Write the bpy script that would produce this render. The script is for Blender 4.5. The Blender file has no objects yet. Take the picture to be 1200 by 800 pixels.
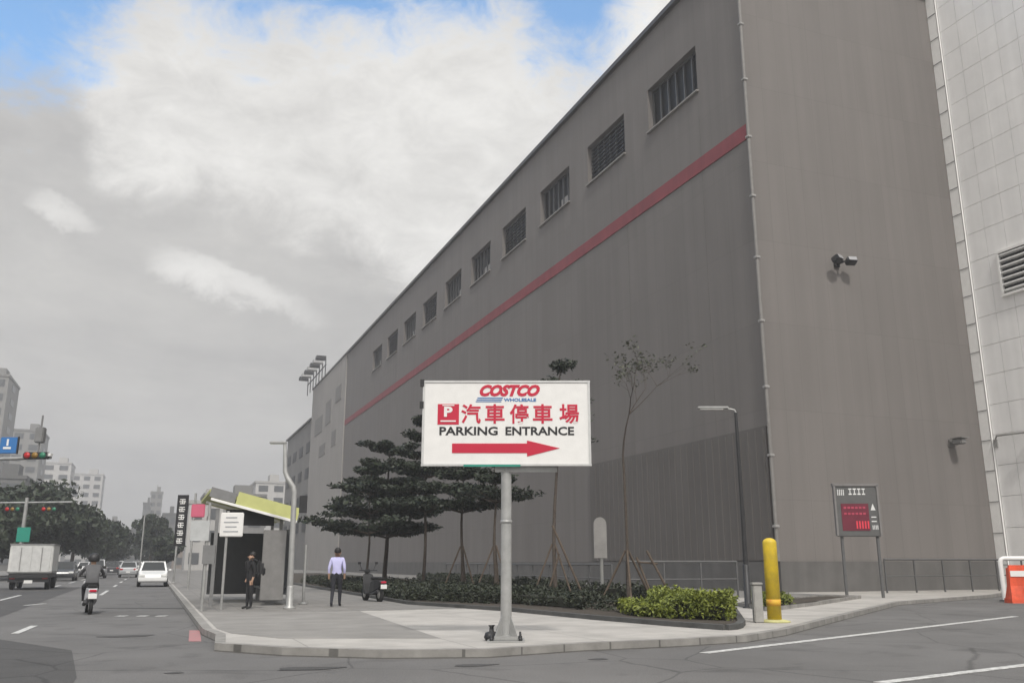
import bpy, bmesh, math, random
import numpy as np
from mathutils import Vector, Matrix
R = math.radians
random.seed(7); RNG = np.random.default_rng(7)
scene = bpy.context.scene
col = scene.collection

# ---------------------------------------------------------------- camera
FPX, PITCH, HEAD, EYE = 1040.0, math.atan(259/1040.0), R(21.49), 1.4
cam_d = bpy.data.cameras.new('camera'); cam = bpy.data.objects.new('camera', cam_d); col.objects.link(cam)
cam_d.sensor_width = 36; cam_d.lens = FPX/1200*36; cam_d.clip_end = 6000; cam_d.clip_start = 0.1
cam.location = (0, 0, EYE); cam.rotation_euler = (math.pi/2+PITCH, 0, -HEAD)
scene.camera = cam

# ---------------------------------------------------------------- light
SUN_AZ, SUN_EL = R(191), R(48)        # azimuth clockwise from +Y
sd = Vector((math.sin(SUN_AZ)*math.cos(SUN_EL), math.cos(SUN_AZ)*math.cos(SUN_EL), math.sin(SUN_EL)))
sl = bpy.data.lights.new('sun', 'SUN'); sl.energy = 2.2; sl.angle = R(4.5); sl.color = (1, .96, .9)
so = bpy.data.objects.new('sun', sl); col.objects.link(so)
so.rotation_euler = sd.to_track_quat('Z', 'Y').to_euler(); so.location = (0, -20, 60)
scene.view_settings.view_transform = 'Standard'; scene.view_settings.look = 'None'
scene.view_settings.exposure = 0.15; scene.view_settings.gamma = 1
try: scene.view_settings.use_curve_mapping = False
except Exception: pass

def ray(px, py):
    r = px-600; u = 400-py
    fw = FPX*math.cos(PITCH)-u*math.sin(PITCH); up = FPX*math.sin(PITCH)+u*math.cos(PITCH)
    return (r*math.cos(HEAD)+fw*math.sin(HEAD), fw*math.cos(HEAD)-r*math.sin(HEAD), up)
def at(px, py, z=0.0):
    d = ray(px, py); t = (z-EYE)/d[2]; return (d[0]*t, d[1]*t)
def at_x(px, X):
    d = ray(px, 659); t = X/d[0]; return (X, d[1]*t)
def at_y(px, Y, py=659):
    d = ray(px, py); t = Y/d[1]; return (d[0]*t, Y)

def zat(px, py, xy):
    d = ray(px, py); F = (math.sin(HEAD), math.cos(HEAD))
    return EYE+d[2]*(xy[0]*F[0]+xy[1]*F[1])/(d[0]*F[0]+d[1]*F[1])
def azel(px, py):
    d = ray(px, py); h = math.hypot(d[0], d[1])
    return math.degrees(math.atan2(d[0], d[1])), math.degrees(math.atan2(d[2], h))

# ---- sky: Nishita with procedural clouds by azimuth and elevation
w = bpy.data.worlds.new('World'); scene.world = w; w.use_nodes = True
nt = w.node_tree; N = nt.nodes; L = nt.links; N.clear()
def nd(t, **k):
    n = N.new(t)
    for a, v in k.items(): setattr(n, a, v)
    return n
def mth(op, a, b=None, c=None, clamp=False):
    n = nd('ShaderNodeMath', operation=op); n.use_clamp = clamp
    for i, v in enumerate((a, b, c)):
        if v is None: continue
        if isinstance(v, (int, float)): n.inputs[i].default_value = v
        else: L.new(v, n.inputs[i])
    return n.outputs[0]
def sstep(v, lo, hi):
    n = nd('ShaderNodeMapRange', interpolation_type='SMOOTHSTEP')
    L.new(v, n.inputs['Value']); n.inputs['From Min'].default_value = lo; n.inputs['From Max'].default_value = hi
    return n.outputs['Result']
tc = nd('ShaderNodeTexCoord'); sep = nd('ShaderNodeSeparateXYZ'); L.new(tc.outputs['Generated'], sep.inputs[0])
az = mth('MULTIPLY', mth('ARCTAN2', sep.outputs[0], sep.outputs[1]), 180/math.pi)
el = mth('MULTIPLY', mth('ARCSINE', sep.outputs[2]), 180/math.pi)
def skynoise(scale, detail, rough, stretch=2.0, dist=0.0):
    mp = nd('ShaderNodeMapping'); L.new(tc.outputs['Generated'], mp.inputs[0]); mp.inputs['Scale'].default_value = (1, 1, stretch)
    n = nd('ShaderNodeTexNoise'); L.new(mp.outputs[0], n.inputs['Vector'])
    n.inputs['Scale'].default_value = scale; n.inputs['Detail'].default_value = detail
    n.inputs['Roughness'].default_value = rough; n.inputs['Distortion'].default_value = dist
    return mth('SUBTRACT', n.outputs[0], 0.5)
def curve_of_az(pts):
    """pts: pixel outline points turned into (azimuth, elevation); returns elevation as a function of azimuth"""
    n = nd('ShaderNodeFloatCurve'); c = n.mapping.curves[0]
    P = sorted(azel(*p) for p in pts)
    xs = [((a+60)/120, e/60) for a, e in P]
    c.points[0].location = xs[0]; c.points[1].location = xs[-1]
    for q in xs[1:-1]: c.points.new(*q)
    n.mapping.extend = 'HORIZONTAL'; n.mapping.update()
    L.new(mth('DIVIDE', mth('ADD', az, 60), 120), n.inputs['Value'])
    return mth('MULTIPLY', n.outputs[0], 60)
top = curve_of_az([(-60,125),(0,118),(85,108),(150,52),(210,28),(290,62),(380,52),(450,38),(590,44),(640,82),(690,104),(725,20),(770,-60),(900,-90)])
low = curve_of_az([(-60,60),(40,60),(90,120),(125,205),(180,220),(230,226),(330,255),(410,285),(480,322),(560,350),(900,420)])
n1 = skynoise(4.5, 10, .62, 1.7, .5); n2 = skynoise(15, 12, .68, 1.6, .35); n3 = skynoise(3.4, 10, .62, 3.2, .4)
wob = mth('ADD', mth('MULTIPLY', n1, 10), mth('MULTIPLY', n2, 13))
blue_m = sstep(mth('ADD', mth('SUBTRACT', el, top), wob), -2.0, 4.6)
blue_m = mth('MULTIPLY', blue_m, mth('SUBTRACT', 1, sstep(el, 44, 56)))
blue_m = mth('MULTIPLY', blue_m, mth('SUBTRACT', 1, sstep(mth('ABSOLUTE', az), 55, 75)))
wob2 = mth('ADD', mth('MULTIPLY', n1, 8), mth('MULTIPLY', n2, 5))
white_m = sstep(mth('ADD', mth('SUBTRACT', el, low), wob2), -1.8, 2.6)
def blob(px, py, w_, h_):
    a, e = azel(px, py)
    da = mth('DIVIDE', mth('SUBTRACT', mth('ADD', az, mth('MULTIPLY', n1, 7)), a), w_)
    de = mth('DIVIDE', mth('SUBTRACT', mth('ADD', el, mth('MULTIPLY', n2, 4)), mth('SUBTRACT', e, mth('MULTIPLY', mth('SUBTRACT', az, a), .28))), h_)
    r2 = mth('ADD', mth('MULTIPLY', da, da), mth('MULTIPLY', de, de))
    return mth('SUBTRACT', 1, sstep(r2, .0, 1.6), clamp=True)
wisp = mth('MAXIMUM', blob(283, 338, 5.0, 1.3), mth('MULTIPLY', blob(80, 252, 1.8, .9), .8))
white_m = mth('MAXIMUM', white_m, wisp)
sky = nd('ShaderNodeTexSky', sky_type='NISHITA'); sky.sun_disc = False
sky.sun_elevation = SUN_EL; sky.sun_rotation = SUN_AZ; sky.air_density = 1.0; sky.dust_density = 1.5
def mixc(f, a, b):
    n = nd('ShaderNodeMix', data_type='RGBA'); 
    if isinstance(f, float): n.inputs[0].default_value = f
    else: L.new(f, n.inputs[0])
    for i, v in ((6, a), (7, b)):
        if isinstance(v, tuple): n.inputs[i].default_value = (*v, 1)
        else: L.new(v, n.inputs[i])
    return n.outputs[2]
SKS = 0.12
k = 1/SKS
grey = mixc(mth('ADD', mth('ADD', mth('MULTIPLY', n3, 2.2), mth('MULTIPLY', n2, .8)), .55, clamp=True), tuple(k*v for v in (.43,.425,.42)), tuple(k*v for v in (.58,.57,.55)))
white = mixc(mth('ADD', mth('ADD', mth('MULTIPLY', n2, 1.7), mth('MULTIPLY', n1, 1.3)), .62, clamp=True), tuple(k*v for v in (.55,.54,.525)), tuple(k*v for v in (.80,.79,.765)))
cloud = mixc(white_m, grey, white)
# clouds round the hidden sun are brighter
dp = nd('ShaderNodeVectorMath', operation='DOT_PRODUCT'); L.new(tc.outputs['Generated'], dp.inputs[0]); dp.inputs[1].default_value = tuple(sd)
glow = mth('MULTIPLY', mth('POWER', mth('MAXIMUM', dp.outputs['Value'], 0.0), 4.0), 1.0)
zen = mth('MULTIPLY', mth('POWER', mth('MAXIMUM', sep.outputs[2], 0.0), 3.0), .6)
gsc = nd('ShaderNodeVectorMath', operation='SCALE'); L.new(cloud, gsc.inputs[0]); L.new(mth('ADD', mth('ADD', glow, zen), 1.0), gsc.inputs['Scale'])
nsc = nd('ShaderNodeVectorMath', operation='MULTIPLY'); L.new(sky.outputs[0], nsc.inputs[0]); nsc.inputs[1].default_value = (1.55, 2.05, 2.2)
fin = mixc(blue_m, gsc.outputs[0], nsc.outputs[0])
bg = nd('ShaderNodeBackground'); bg.inputs['Strength'].default_value = SKS; L.new(fin, bg.inputs['Color'])
out = nd('ShaderNodeOutputWorld'); L.new(bg.outputs[0], out.inputs['Surface'])

# ---------------------------------------------------------------- materials
_m = {}
def mat(name, c, rough=.7, metal=0, var=.12, scale=4.0, bump=0.0, bscale=None, c2=None, spec=.5, coat=0, emit=0, streak=0, objc=True):
    if name in _m: return _m[name]
    m = bpy.data.materials.new(name); _m[name] = m; m.use_nodes = True
    t = m.node_tree; b = t.nodes['Principled BSDF']
    b.inputs['Roughness'].default_value = rough; b.inputs['Metallic'].default_value = metal
    b.inputs['Specular IOR Level'].default_value = spec; b.inputs['Coat Weight'].default_value = coat
    g = t.nodes.new('ShaderNodeNewGeometry') if not objc else t.nodes.new('ShaderNodeTexCoord')
    vec = g.outputs['Position'] if not objc else g.outputs['Object']
    n = t.nodes.new('ShaderNodeTexNoise'); n.inputs['Scale'].default_value = scale; n.inputs['Detail'].default_value = 8
    n.inputs['Roughness'].default_value = .62
    t.links.new(vec, n.inputs['Vector'])
    r = t.nodes.new('ShaderNodeMapRange'); r.inputs['From Min'].default_value = .3; r.inputs['From Max'].default_value = .7
    t.links.new(n.outputs[0], r.inputs['Value'])
    mx = t.nodes.new('ShaderNodeMix'); mx.data_type = 'RGBA'
    lo = c2 if c2 else tuple(v*(1-var) for v in c); hi = c if c2 else tuple(min(1, v*(1+var)) for v in c)
    mx.inputs[6].default_value = (*lo, 1); mx.inputs[7].default_value = (*hi, 1)
    t.links.new(r.outputs[0], mx.inputs[0]); res = mx.outputs[2]
    if streak:
        mp = t.nodes.new('ShaderNodeMapping'); mp.inputs['Scale'].default_value = (1.3, 1.3, .06); t.links.new(vec, mp.inputs[0])
        s = t.nodes.new('ShaderNodeTexNoise'); s.inputs['Scale'].default_value = 1.4; s.inputs['Detail'].default_value = 7
        t.links.new(mp.outputs[0], s.inputs['Vector'])
        r2 = t.nodes.new('ShaderNodeMapRange'); r2.inputs['From Min'].default_value = .35; r2.inputs['From Max'].default_value = .75
        r2.inputs['To Min'].default_value = 1.0; r2.inputs['To Max'].default_value = 1-streak
        t.links.new(s.outputs[0], r2.inputs['Value'])
        sc = t.nodes.new('ShaderNodeVectorMath'); sc.operation = 'SCALE'; t.links.new(res, sc.inputs[0]); t.links.new(r2.outputs[0], sc.inputs['Scale'])
        res = sc.outputs[0]
    t.links.new(res, b.inputs['Base Color'])
    if bump:
        n2 = t.nodes.new('ShaderNodeTexNoise'); n2.inputs['Scale'].default_value = bscale or scale*8; n2.inputs['Detail'].default_value = 6
        t.links.new(vec, n2.inputs['Vector'])
        bp = t.nodes.new('ShaderNodeBump'); bp.inputs['Strength'].default_value = bump; bp.inputs['Distance'].default_value = .02
        t.links.new(n2.outputs[0], bp.inputs['Height']); t.links.new(bp.outputs[0], b.inputs['Normal'])
    if emit:
        b.inputs['Emission Color'].default_value = (*c, 1); b.inputs['Emission Strength'].default_value = emit
    return m
def asphalt(name, c, patch=.25):
    m = mat(name, c, rough=.9, var=.17, scale=.30, bump=.6, bscale=60)
    t = m.node_tree; b = t.nodes['Principled BSDF']; src = b.inputs['Base Color'].links[0].from_socket
    g = t.nodes.new('ShaderNodeTexCoord')
    n = t.nodes.new('ShaderNodeTexNoise'); n.inputs['Scale'].default_value = 45; n.inputs['Detail'].default_value = 3; t.links.new(g.outputs['Object'], n.inputs['Vector'])
    r = t.nodes.new('ShaderNodeMapRange'); r.inputs['From Min'].default_value = .3; r.inputs['From Max'].default_value = .7; r.inputs['To Min'].default_value = .8; r.inputs['To Max'].default_value = 1.2
    t.links.new(n.outputs[0], r.inputs['Value'])
    # oil spots and darker worn patches
    v = t.nodes.new('ShaderNodeTexNoise'); v.inputs['Scale'].default_value = .9; v.inputs['Detail'].default_value = 4; v.inputs['Distortion'].default_value = .6; t.links.new(g.outputs['Object'], v.inputs['Vector'])
    r2 = t.nodes.new('ShaderNodeMapRange'); r2.inputs['From Min'].default_value = .56; r2.inputs['From Max'].default_value = .70; r2.inputs['To Min'].default_value = 1; r2.inputs['To Max'].default_value = 1-patch
    t.links.new(v.outputs[0], r2.inputs['Value'])
    # cracks
    vo = t.nodes.new('ShaderNodeTexVoronoi'); vo.feature = 'DISTANCE_TO_EDGE'; vo.inputs['Scale'].default_value = .33
    wv = t.nodes.new('ShaderNodeMix'); wv.data_type = 'VECTOR'; wv.inputs[0].default_value = .12
    t.links.new(g.outputs['Object'], wv.inputs[4]); t.links.new(v.outputs['Color'], wv.inputs[5]); t.links.new(wv.outputs[1], vo.inputs['Vector'])
    r3 = t.nodes.new('ShaderNodeMapRange'); r3.inputs['From Min'].default_value = .002; r3.inputs['From Max'].default_value = .008; r3.inputs['To Min'].default_value = .65; r3.inputs['To Max'].default_value = 1
    t.links.new(vo.outputs['Distance'], r3.inputs['Value'])
    p = t.nodes.new('ShaderNodeMath'); p.operation = 'MULTIPLY'; t.links.new(r.outputs[0], p.inputs[0]); t.links.new(r2.outputs[0], p.inputs[1])
    p2 = t.nodes.new('ShaderNodeMath'); p2.operation = 'MULTIPLY'; t.links.new(p.outputs[0], p2.inputs[0]); t.links.new(r3.outputs[0], p2.inputs[1])
    s = t.nodes.new('ShaderNodeVectorMath'); s.operation = 'SCALE'; t.links.new(src, s.inputs[0]); t.links.new(p2.outputs[0], s.inputs['Scale'])
    t.links.new(s.outputs[0], b.inputs['Base Color'])
    return m
def grid_mat(name, c, joint, w_, h_, rough=.8, var=.1, mort=.012, axes='XY', jb=.3):
    """brick-type joints on real coordinates"""
    m = mat(name, c, rough=rough, var=var*1.8, scale=1.1, bump=.3, bscale=40)
    t = m.node_tree; b = t.nodes['Principled BSDF']; src = b.inputs['Base Color'].links[0].from_socket
    g = t.nodes.new('ShaderNodeTexCoord'); sp = t.nodes.new('ShaderNodeSeparateXYZ'); cb = t.nodes.new('ShaderNodeCombineXYZ')
    t.links.new(g.outputs['Object'], sp.inputs[0])
    t.links.new(sp.outputs['XYZ'.index(axes[0])], cb.inputs[0]); t.links.new(sp.outputs['XYZ'.index(axes[1])], cb.inputs[1])
    br = t.nodes.new('ShaderNodeTexBrick'); br.offset = 0; br.inputs['Scale'].default_value = 1; br.inputs['Mortar Size'].default_value = mort
    br.inputs['Brick Width'].default_value = w_; br.inputs['Row Height'].default_value = h_; br.inputs['Mortar Smooth'].default_value = .2
    br.inputs['Color1'].default_value = (1,1,1,1); br.inputs['Color2'].default_value = (.9,.9,.9,1); br.inputs['Mortar'].default_value = (joint,joint,joint,1)
    t.links.new(cb.outputs[0], br.inputs['Vector'])
    mu = t.nodes.new('ShaderNodeVectorMath'); mu.operation = 'MULTIPLY'; t.links.new(src, mu.inputs[0]); t.links.new(br.outputs['Color'], mu.inputs[1])
    t.links.new(mu.outputs[0], b.inputs['Base Color'])
    return m
def leafmat(name, a, b_):
    m = bpy.data.materials.new(name); m.use_nodes = True; t = m.node_tree; b = t.nodes['Principled BSDF']
    g = t.nodes.new('ShaderNodeNewGeometry'); n = t.nodes.new('ShaderNodeTexNoise'); n.inputs['Scale'].default_value = 1.3; n.inputs['Detail'].default_value = 3
    t.links.new(g.outputs['Position'], n.inputs['Vector'])
    ad = t.nodes.new('ShaderNodeMath'); ad.operation = 'ADD'; t.links.new(n.outputs[0], ad.inputs[0]); t.links.new(g.outputs['Random Per Island'], ad.inputs[1])
    r = t.nodes.new('ShaderNodeMapRange'); r.inputs['From Min'].default_value = .4; r.inputs['From Max'].default_value = 1.5; t.links.new(ad.outputs[0], r.inputs['Value'])
    mx = t.nodes.new('ShaderNodeMix'); mx.data_type = 'RGBA'; mx.inputs[6].default_value = (*a, 1); mx.inputs[7].default_value = (*b_, 1)
    t.links.new(r.outputs[0], mx.inputs[0]); t.links.new(mx.outputs[2], b.inputs['Base Color']); b.inputs['Roughness'].default_value = .6
    return m

M_WALL = mat('taupe_render', (.190,.174,.164), .85, var=.05, scale=.15, bump=.12, bscale=25, streak=.11)
def panel_seams(m, pw_, ph_, dark, thick):
    t = m.node_tree; b = t.nodes['Principled BSDF']; src = b.inputs['Base Color'].links[0].from_socket
    g = t.nodes.new('ShaderNodeTexCoord'); sp = t.nodes.new('ShaderNodeSeparateXYZ'); cb = t.nodes.new('ShaderNodeCombineXYZ'); ad = t.nodes.new('ShaderNodeMath')
    t.links.new(g.outputs['Object'], sp.inputs[0]); t.links.new(sp.outputs[0], ad.inputs[0]); t.links.new(sp.outputs[1], ad.inputs[1])
    t.links.new(ad.outputs[0], cb.inputs[0]); t.links.new(sp.outputs[2], cb.inputs[1])
    br = t.nodes.new('ShaderNodeTexBrick'); br.offset = 0; br.inputs['Scale'].default_value = 1; br.inputs['Mortar Size'].default_value = thick
    br.inputs['Brick Width'].default_value = pw_; br.inputs['Row Height'].default_value = ph_; br.inputs['Mortar Smooth'].default_value = .3
    br.inputs['Color1'].default_value = (1,1,1,1); br.inputs['Color2'].default_value = (.94,.94,.94,1); br.inputs['Mortar'].default_value = (dark,dark,dark,1)
    t.links.new(cb.outputs[0], br.inputs['Vector'])
    mu = t.nodes.new('ShaderNodeVectorMath'); mu.operation = 'MULTIPLY'; t.links.new(src, mu.inputs[0]); t.links.new(br.outputs['Color'], mu.inputs[1])
    t.links.new(mu.outputs[0], b.inputs['Base Color'])
panel_seams(M_WALL, 1.05, 4.2, .80, .012)
M_WALL2 = mat('dark_taupe', (.130,.119,.111), .85, var=.06, scale=.3, streak=.12)
M_WING = mat('pale_taupe_render', (.33,.31,.29), .85, var=.06, scale=.2, streak=.12)
M_PLINTH = mat('plinth_grey', (.13,.125,.12), .85, var=.15, scale=.8, streak=.2)
M_STRIPE = mat('faded_red_paint', (.25,.05,.058), .7, var=.15, scale=.6, streak=.25)
M_COPING = mat('dark_coping', (.07,.065,.06), .5)
M_GLASS = mat('dark_window_glass', (.012,.013,.014), .5, var=.3, scale=.8, spec=.25)
M_DARKM = mat('dark_metal', (.035,.035,.037), .5, metal=.3)
M_FRAME = mat('window_frame_grey', (.10,.10,.10), .5)
M_WHITE = mat('white_paint', (.78,.77,.75), .45, var=.04, scale=6)
M_WHITER = mat('white_panel', (.74,.73,.71), .5, var=.05, scale=.4, streak=.08)
M_TRIMW = mat('white_trim', (.85,.84,.82), .5, var=.04)
M_ASPH = asphalt('worn_asphalt', (.135,.131,.128), .28)
M_ASPHD = asphalt('dark_asphalt', (.070,.068,.067), .15)
M_CONC = mat('pale_concrete', (.50,.48,.45), .85, var=.10, scale=.7, bump=.2, bscale=40)
M_PAVE = grid_mat('grey_pavers', (.215,.205,.193), .6, .6, .3)
M_SLAB = grid_mat('pale_concrete_slabs', (.41,.39,.365), .6, 2.4, 2.4)
M_KERB = mat('kerb_stone', (.25,.24,.225), .85, var=.25, scale=2, bump=.2)
panel_seams(M_KERB, 1.0, 3.0, .45, .02)
M_KERBD = mat('dark_kerb_stone', (.07,.07,.068), .85, var=.3, scale=2, bump=.2)
M_SOIL = mat('soil', (.05,.04,.03), .95, var=.3, scale=3, bump=.6)
M_GROUND = mat('ground_grey', (.17,.165,.155), .95, var=.15, scale=.05)
M_LINE = mat('road_line_white', (.72,.72,.70), .7, c2=(.27,.265,.26), scale=9)
M_RED = mat('sign_red', (.52,.012,.045), .5, var=.03)
M_BLK = mat('sign_black', (.015,.015,.017), .5)
M_BLUE = mat('sign_blue', (.03,.16,.42), .45, var=.05)
M_TEAL = mat('sign_green', (.02,.26,.19), .45, var=.05)
M_PINK = mat('faded_pink_red', (.56,.12,.19), .5, var=.05)
M_POLE = mat('galvanised_steel', (.42,.42,.41), .45, metal=.35, var=.16, scale=4, streak=.3)
M_YEL = mat('bollard_yellow', (.82,.58,.02), .5, var=.08, scale=3, c2=(.50,.36,.04), streak=.3)
M_CONCB = mat('rough_concrete', (.33,.32,.30), .9, var=.15, scale=5, bump=.3)
M_ORG = mat('orange_plastic', (.72,.09,.03), .55, var=.2, scale=5, streak=.3)
M_RUB = mat('black_rubber', (.02,.02,.02), .85)
M_BARK = mat('bark', (.075,.06,.048), .95, var=.3, scale=9, bump=.5)
M_STAKE = mat('timber_stake', (.10,.075,.055), .9, var=.3, scale=8)
M_YG = mat('yellow_green_roof', (.50,.51,.20), .6, var=.06)
M_SHG = mat('shelter_grey', (.22,.22,.22), .5, metal=.3)
M_SHGLASS = mat('shelter_panel', (.10,.105,.11), .2)
L_DARK = leafmat('leaf_dark', (.008,.013,.007), (.024,.036,.016))
L_MID = leafmat('leaf_mid', (.012,.021,.010), (.036,.052,.023))
L_HEDGE = leafmat('leaf_hedge_dark', (.011,.016,.008), (.030,.038,.017))
L_YG = leafmat('leaf_yellow_green', (.075,.10,.010), (.22,.25,.035))
L_SPARSE = leafmat('leaf_sparse', (.035,.045,.025), (.07,.075,.04))
M_SKIN = mat('skin', (.42,.26,.18), .6)
M_HAIR = mat('hair', (.012,.010,.010), .6)

# ---------------------------------------------------------------- helpers
class MB:
    def __init__(s): s.v = []; s.f = []; s.mi = []; s.sm = []; s.parts = []
    def add(s, vs, fs, mi=0, smooth=False):
        o = len(s.v); s.parts.append((len(s.v), len(s.f))); s.v += [tuple(v) for v in vs]
        for f in fs: s.f.append([o+i for i in f]); s.mi.append(mi); s.sm.append(smooth)
        return s
    def box(s, c, d, mi=0, rz=0, M=None, bev=0):
        hx, hy, hz = d[0]/2, d[1]/2, d[2]/2
        if bev:
            bm = bmesh.new(); bmesh.ops.create_cube(bm, size=1)
            for v in bm.verts: v.co = Vector((v.co.x*d[0], v.co.y*d[1], v.co.z*d[2]))
            bmesh.ops.bevel(bm, geom=bm.edges[:], offset=min(bev, min(d)*.45), segments=2, affect='EDGES')
            vs = [v.co.copy() for v in bm.verts]; fs = [[v.index for v in f.verts] for f in bm.faces]; bm.free()
        else:
            vs = [Vector((x, y, z)) for z in (-hz, hz) for y in (-hy, hy) for x in (-hx, hx)]
            fs = [(0,2,3,1),(4,5,7,6),(0,1,5,4),(2,6,7,3),(0,4,6,2),(1,3,7,5)]
        rot = Matrix.Rotation(rz, 3, 'Z') if M is None else M
        return s.add([rot@v+Vector(c) for v in vs], fs, mi)
    def tube(s, pts, rad, mi=0, n=10, cap=True):
        pts = [Vector(p) for p in pts]
        if not isinstance(rad, (list, tuple)): rad = [rad]*len(pts)
        vs = []; fs = []; prev = None
        for i, p in enumerate(pts):
            d = (pts[min(i+1, len(pts)-1)]-pts[max(i-1, 0)]).normalized()
            if prev is None:
                u = d.cross(Vector((0,0,1)) if abs(d.z) < .9 else Vector((1,0,0))).normalized()
            else: u = (prev-d*prev.dot(d)).normalized()
            prev = u; v = d.cross(u)
            for k in range(n):
                a = 2*math.pi*k/n; vs.append(p+(u*math.cos(a)+v*math.sin(a))*rad[i])
        for i in range(len(pts)-1):
            for k in range(n):
                a = i*n+k; b = i*n+(k+1) % n; fs.append((a, b, b+n, a+n))
        s.add(vs, fs, mi, True)
        if cap:
            s.add(vs[:n], [tuple(range(n-1, -1, -1))], mi); s.add(vs[-n:], [tuple(range(n))], mi)
        return s
    def lathe(s, c, prof, mi=0, n=20, axis='Z'):
        vs = []; fs = []
        for r, h in prof:
            for k in range(n):
                a = 2*math.pi*k/n
                p = {'Z': (r*math.cos(a), r*math.sin(a), h), 'X': (h, r*math.cos(a), r*math.sin(a)), 'Y': (r*math.cos(a), h, r*math.sin(a))}[axis]
                vs.append((c[0]+p[0], c[1]+p[1], c[2]+p[2]))
        for i in range(len(prof)-1):
            for k in range(n):
                a = i*n+k; b = i*n+(k+1) % n; fs.append((a, b, b+n, a+n))
        fs.append(tuple(range(n-1, -1, -1))); fs.append(tuple((len(prof)-1)*n+k for k in range(n)))
        return s.add(vs, fs, mi, True)
    def prism(s, poly, z0, z1, mi=0):
        n = len(poly)
        if sum(poly[i][0]*poly[(i+1) % n][1]-poly[(i+1) % n][0]*poly[i][1] for i in range(n)) < 0: poly = poly[::-1]
        vs = [(x, y, z0) for x, y in poly]+[(x, y, z1) for x, y in poly]
        return s.add(vs, [tuple(range(n-1, -1, -1)), tuple(range(n, 2*n))]+[(i, (i+1) % n, n+(i+1) % n, n+i) for i in range(n)], mi)
    def strip(s, path, width, z0, z1, mi=0):
        P = [Vector((x, y, 0)) for x, y in path]; Lp = []; Rp = []
        for i, p in enumerate(P):
            d = (P[min(i+1, len(P)-1)]-P[max(i-1, 0)]).normalized(); nn = Vector((-d.y, d.x, 0))*width/2
            Lp.append(p+nn); Rp.append(p-nn)
        n = len(P); vs = []
        for a, b in zip(Lp, Rp): vs += [(a.x,a.y,z0),(b.x,b.y,z0),(b.x,b.y,z1),(a.x,a.y,z1)]
        fs = [(0,1,2,3), (4*n-4,4*n-1,4*n-2,4*n-3)]
        for i in range(n-1):
            o = 4*i
            fs += [(o+3,o+2,o+6,o+7),(o,o+3,o+7,o+4),(o+1,o+5,o+6,o+2)]
            if z1-z0 > .01: fs.append((o,o+4,o+5,o+1))
        return s.add(vs, fs, mi)
    def build(s, name, mats, parent=None, loc=None):
        me = bpy.data.meshes.new(name); me.from_pydata(s.v, [], s.f)
        if not isinstance(mats, (list, tuple)): mats = [mats]
        for m in mats: me.materials.append(m)
        for p, mi, sm in zip(me.polygons, s.mi, s.sm): p.material_index = mi; p.use_smooth = sm
        me.validate(); me.update()
        o = bpy.data.objects.new(name, me); col.objects.link(o)
        if parent: o.parent = parent
        if loc: o.location = loc
        return o
def each(mb, name, m, parent):
    """one object per added solid"""
    P = mb.parts+[(len(mb.v), len(mb.f))]; out_ = []
    for (v0, f0), (v1, f1) in zip(P[:-1], P[1:]):
        q = MB(); q.v = mb.v[v0:v1]; q.f = [[i-v0 for i in f] for f in mb.f[f0:f1]]; q.mi = mb.mi[f0:f1]; q.sm = mb.sm[f0:f1]
        out_.append(q.build(name, m, parent))
    return out_
def fixnormals(o):
    bm = bmesh.new(); bm.from_mesh(o.data); bmesh.ops.recalc_face_normals(bm, faces=bm.faces[:]); bm.to_mesh(o.data); bm.free()
    return o
def tag(o, label=None, cat=None, group=None, kind=None):
    if label: o['label'] = label
    if cat: o['category'] = cat
    if group: o['group'] = group
    if kind: o['kind'] = kind
    return o
def thing(name, label, cat, loc=(0,0,0), rz=0, group=None):
    e = bpy.data.objects.new(name, None); e.empty_display_size = .3; col.objects.link(e)
    e.location = loc if len(loc) == 3 else (*loc, 0); e.rotation_euler = (0, 0, rz)
    return tag(e, label, cat, group)
def copy_tree(o, parent=None):
    c = o.copy(); col.objects.link(c)
    if parent: c.parent = parent
    for ch in list(o.children): copy_tree(ch, c)
    return c
def struct(name, mb, m, **k): return tag(mb.build(name, m, **k), kind='structure')
FACE = -HEAD          # yaw that turns a thing's local -Y toward the photographer

def text_mesh(body, size, width=None, bold=0.0, shear=0, height=None, ext=.003):
    c = bpy.data.curves.new('lettering', 'FONT'); c.body = body; c.size = size; c.offset = bold; c.shear = shear
    c.extrude = ext; c.resolution_u = 3
    o = bpy.data.objects.new('lettering', c); col.objects.link(o); bpy.context.view_layer.update()
    dg = bpy.context.evaluated_depsgraph_get(); me = bpy.data.meshes.new_from_object(o.evaluated_get(dg))
    bpy.data.objects.remove(o); bpy.data.curves.remove(c)
    xs = [v.co.x for v in me.vertices]; ys = [v.co.y for v in me.vertices]
    x0, x1, y0, y1 = min(xs), max(xs), min(ys), max(ys)
    sx = width/(x1-x0) if width else 1; sy = height/(y1-y0) if height else sx
    for v in me.vertices:
        v.co = Vector(((v.co.x-(x0+x1)/2)*sx, -v.co.z, (v.co.y-(y0+y1)/2)*sy))   # stands in XZ, faces -Y
    return me
def text_obj(name, parent, m, body, cx, cz, y, width, height, bold=0, shear=0):
    me = text_mesh(body, .3, width, bold, shear, height); me.name = name
    me.materials.clear(); me.materials.append(m)
    o = bpy.data.objects.new(name, me); col.objects.link(o); o.parent = parent; o.location = (cx, y, cz); return o

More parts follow.
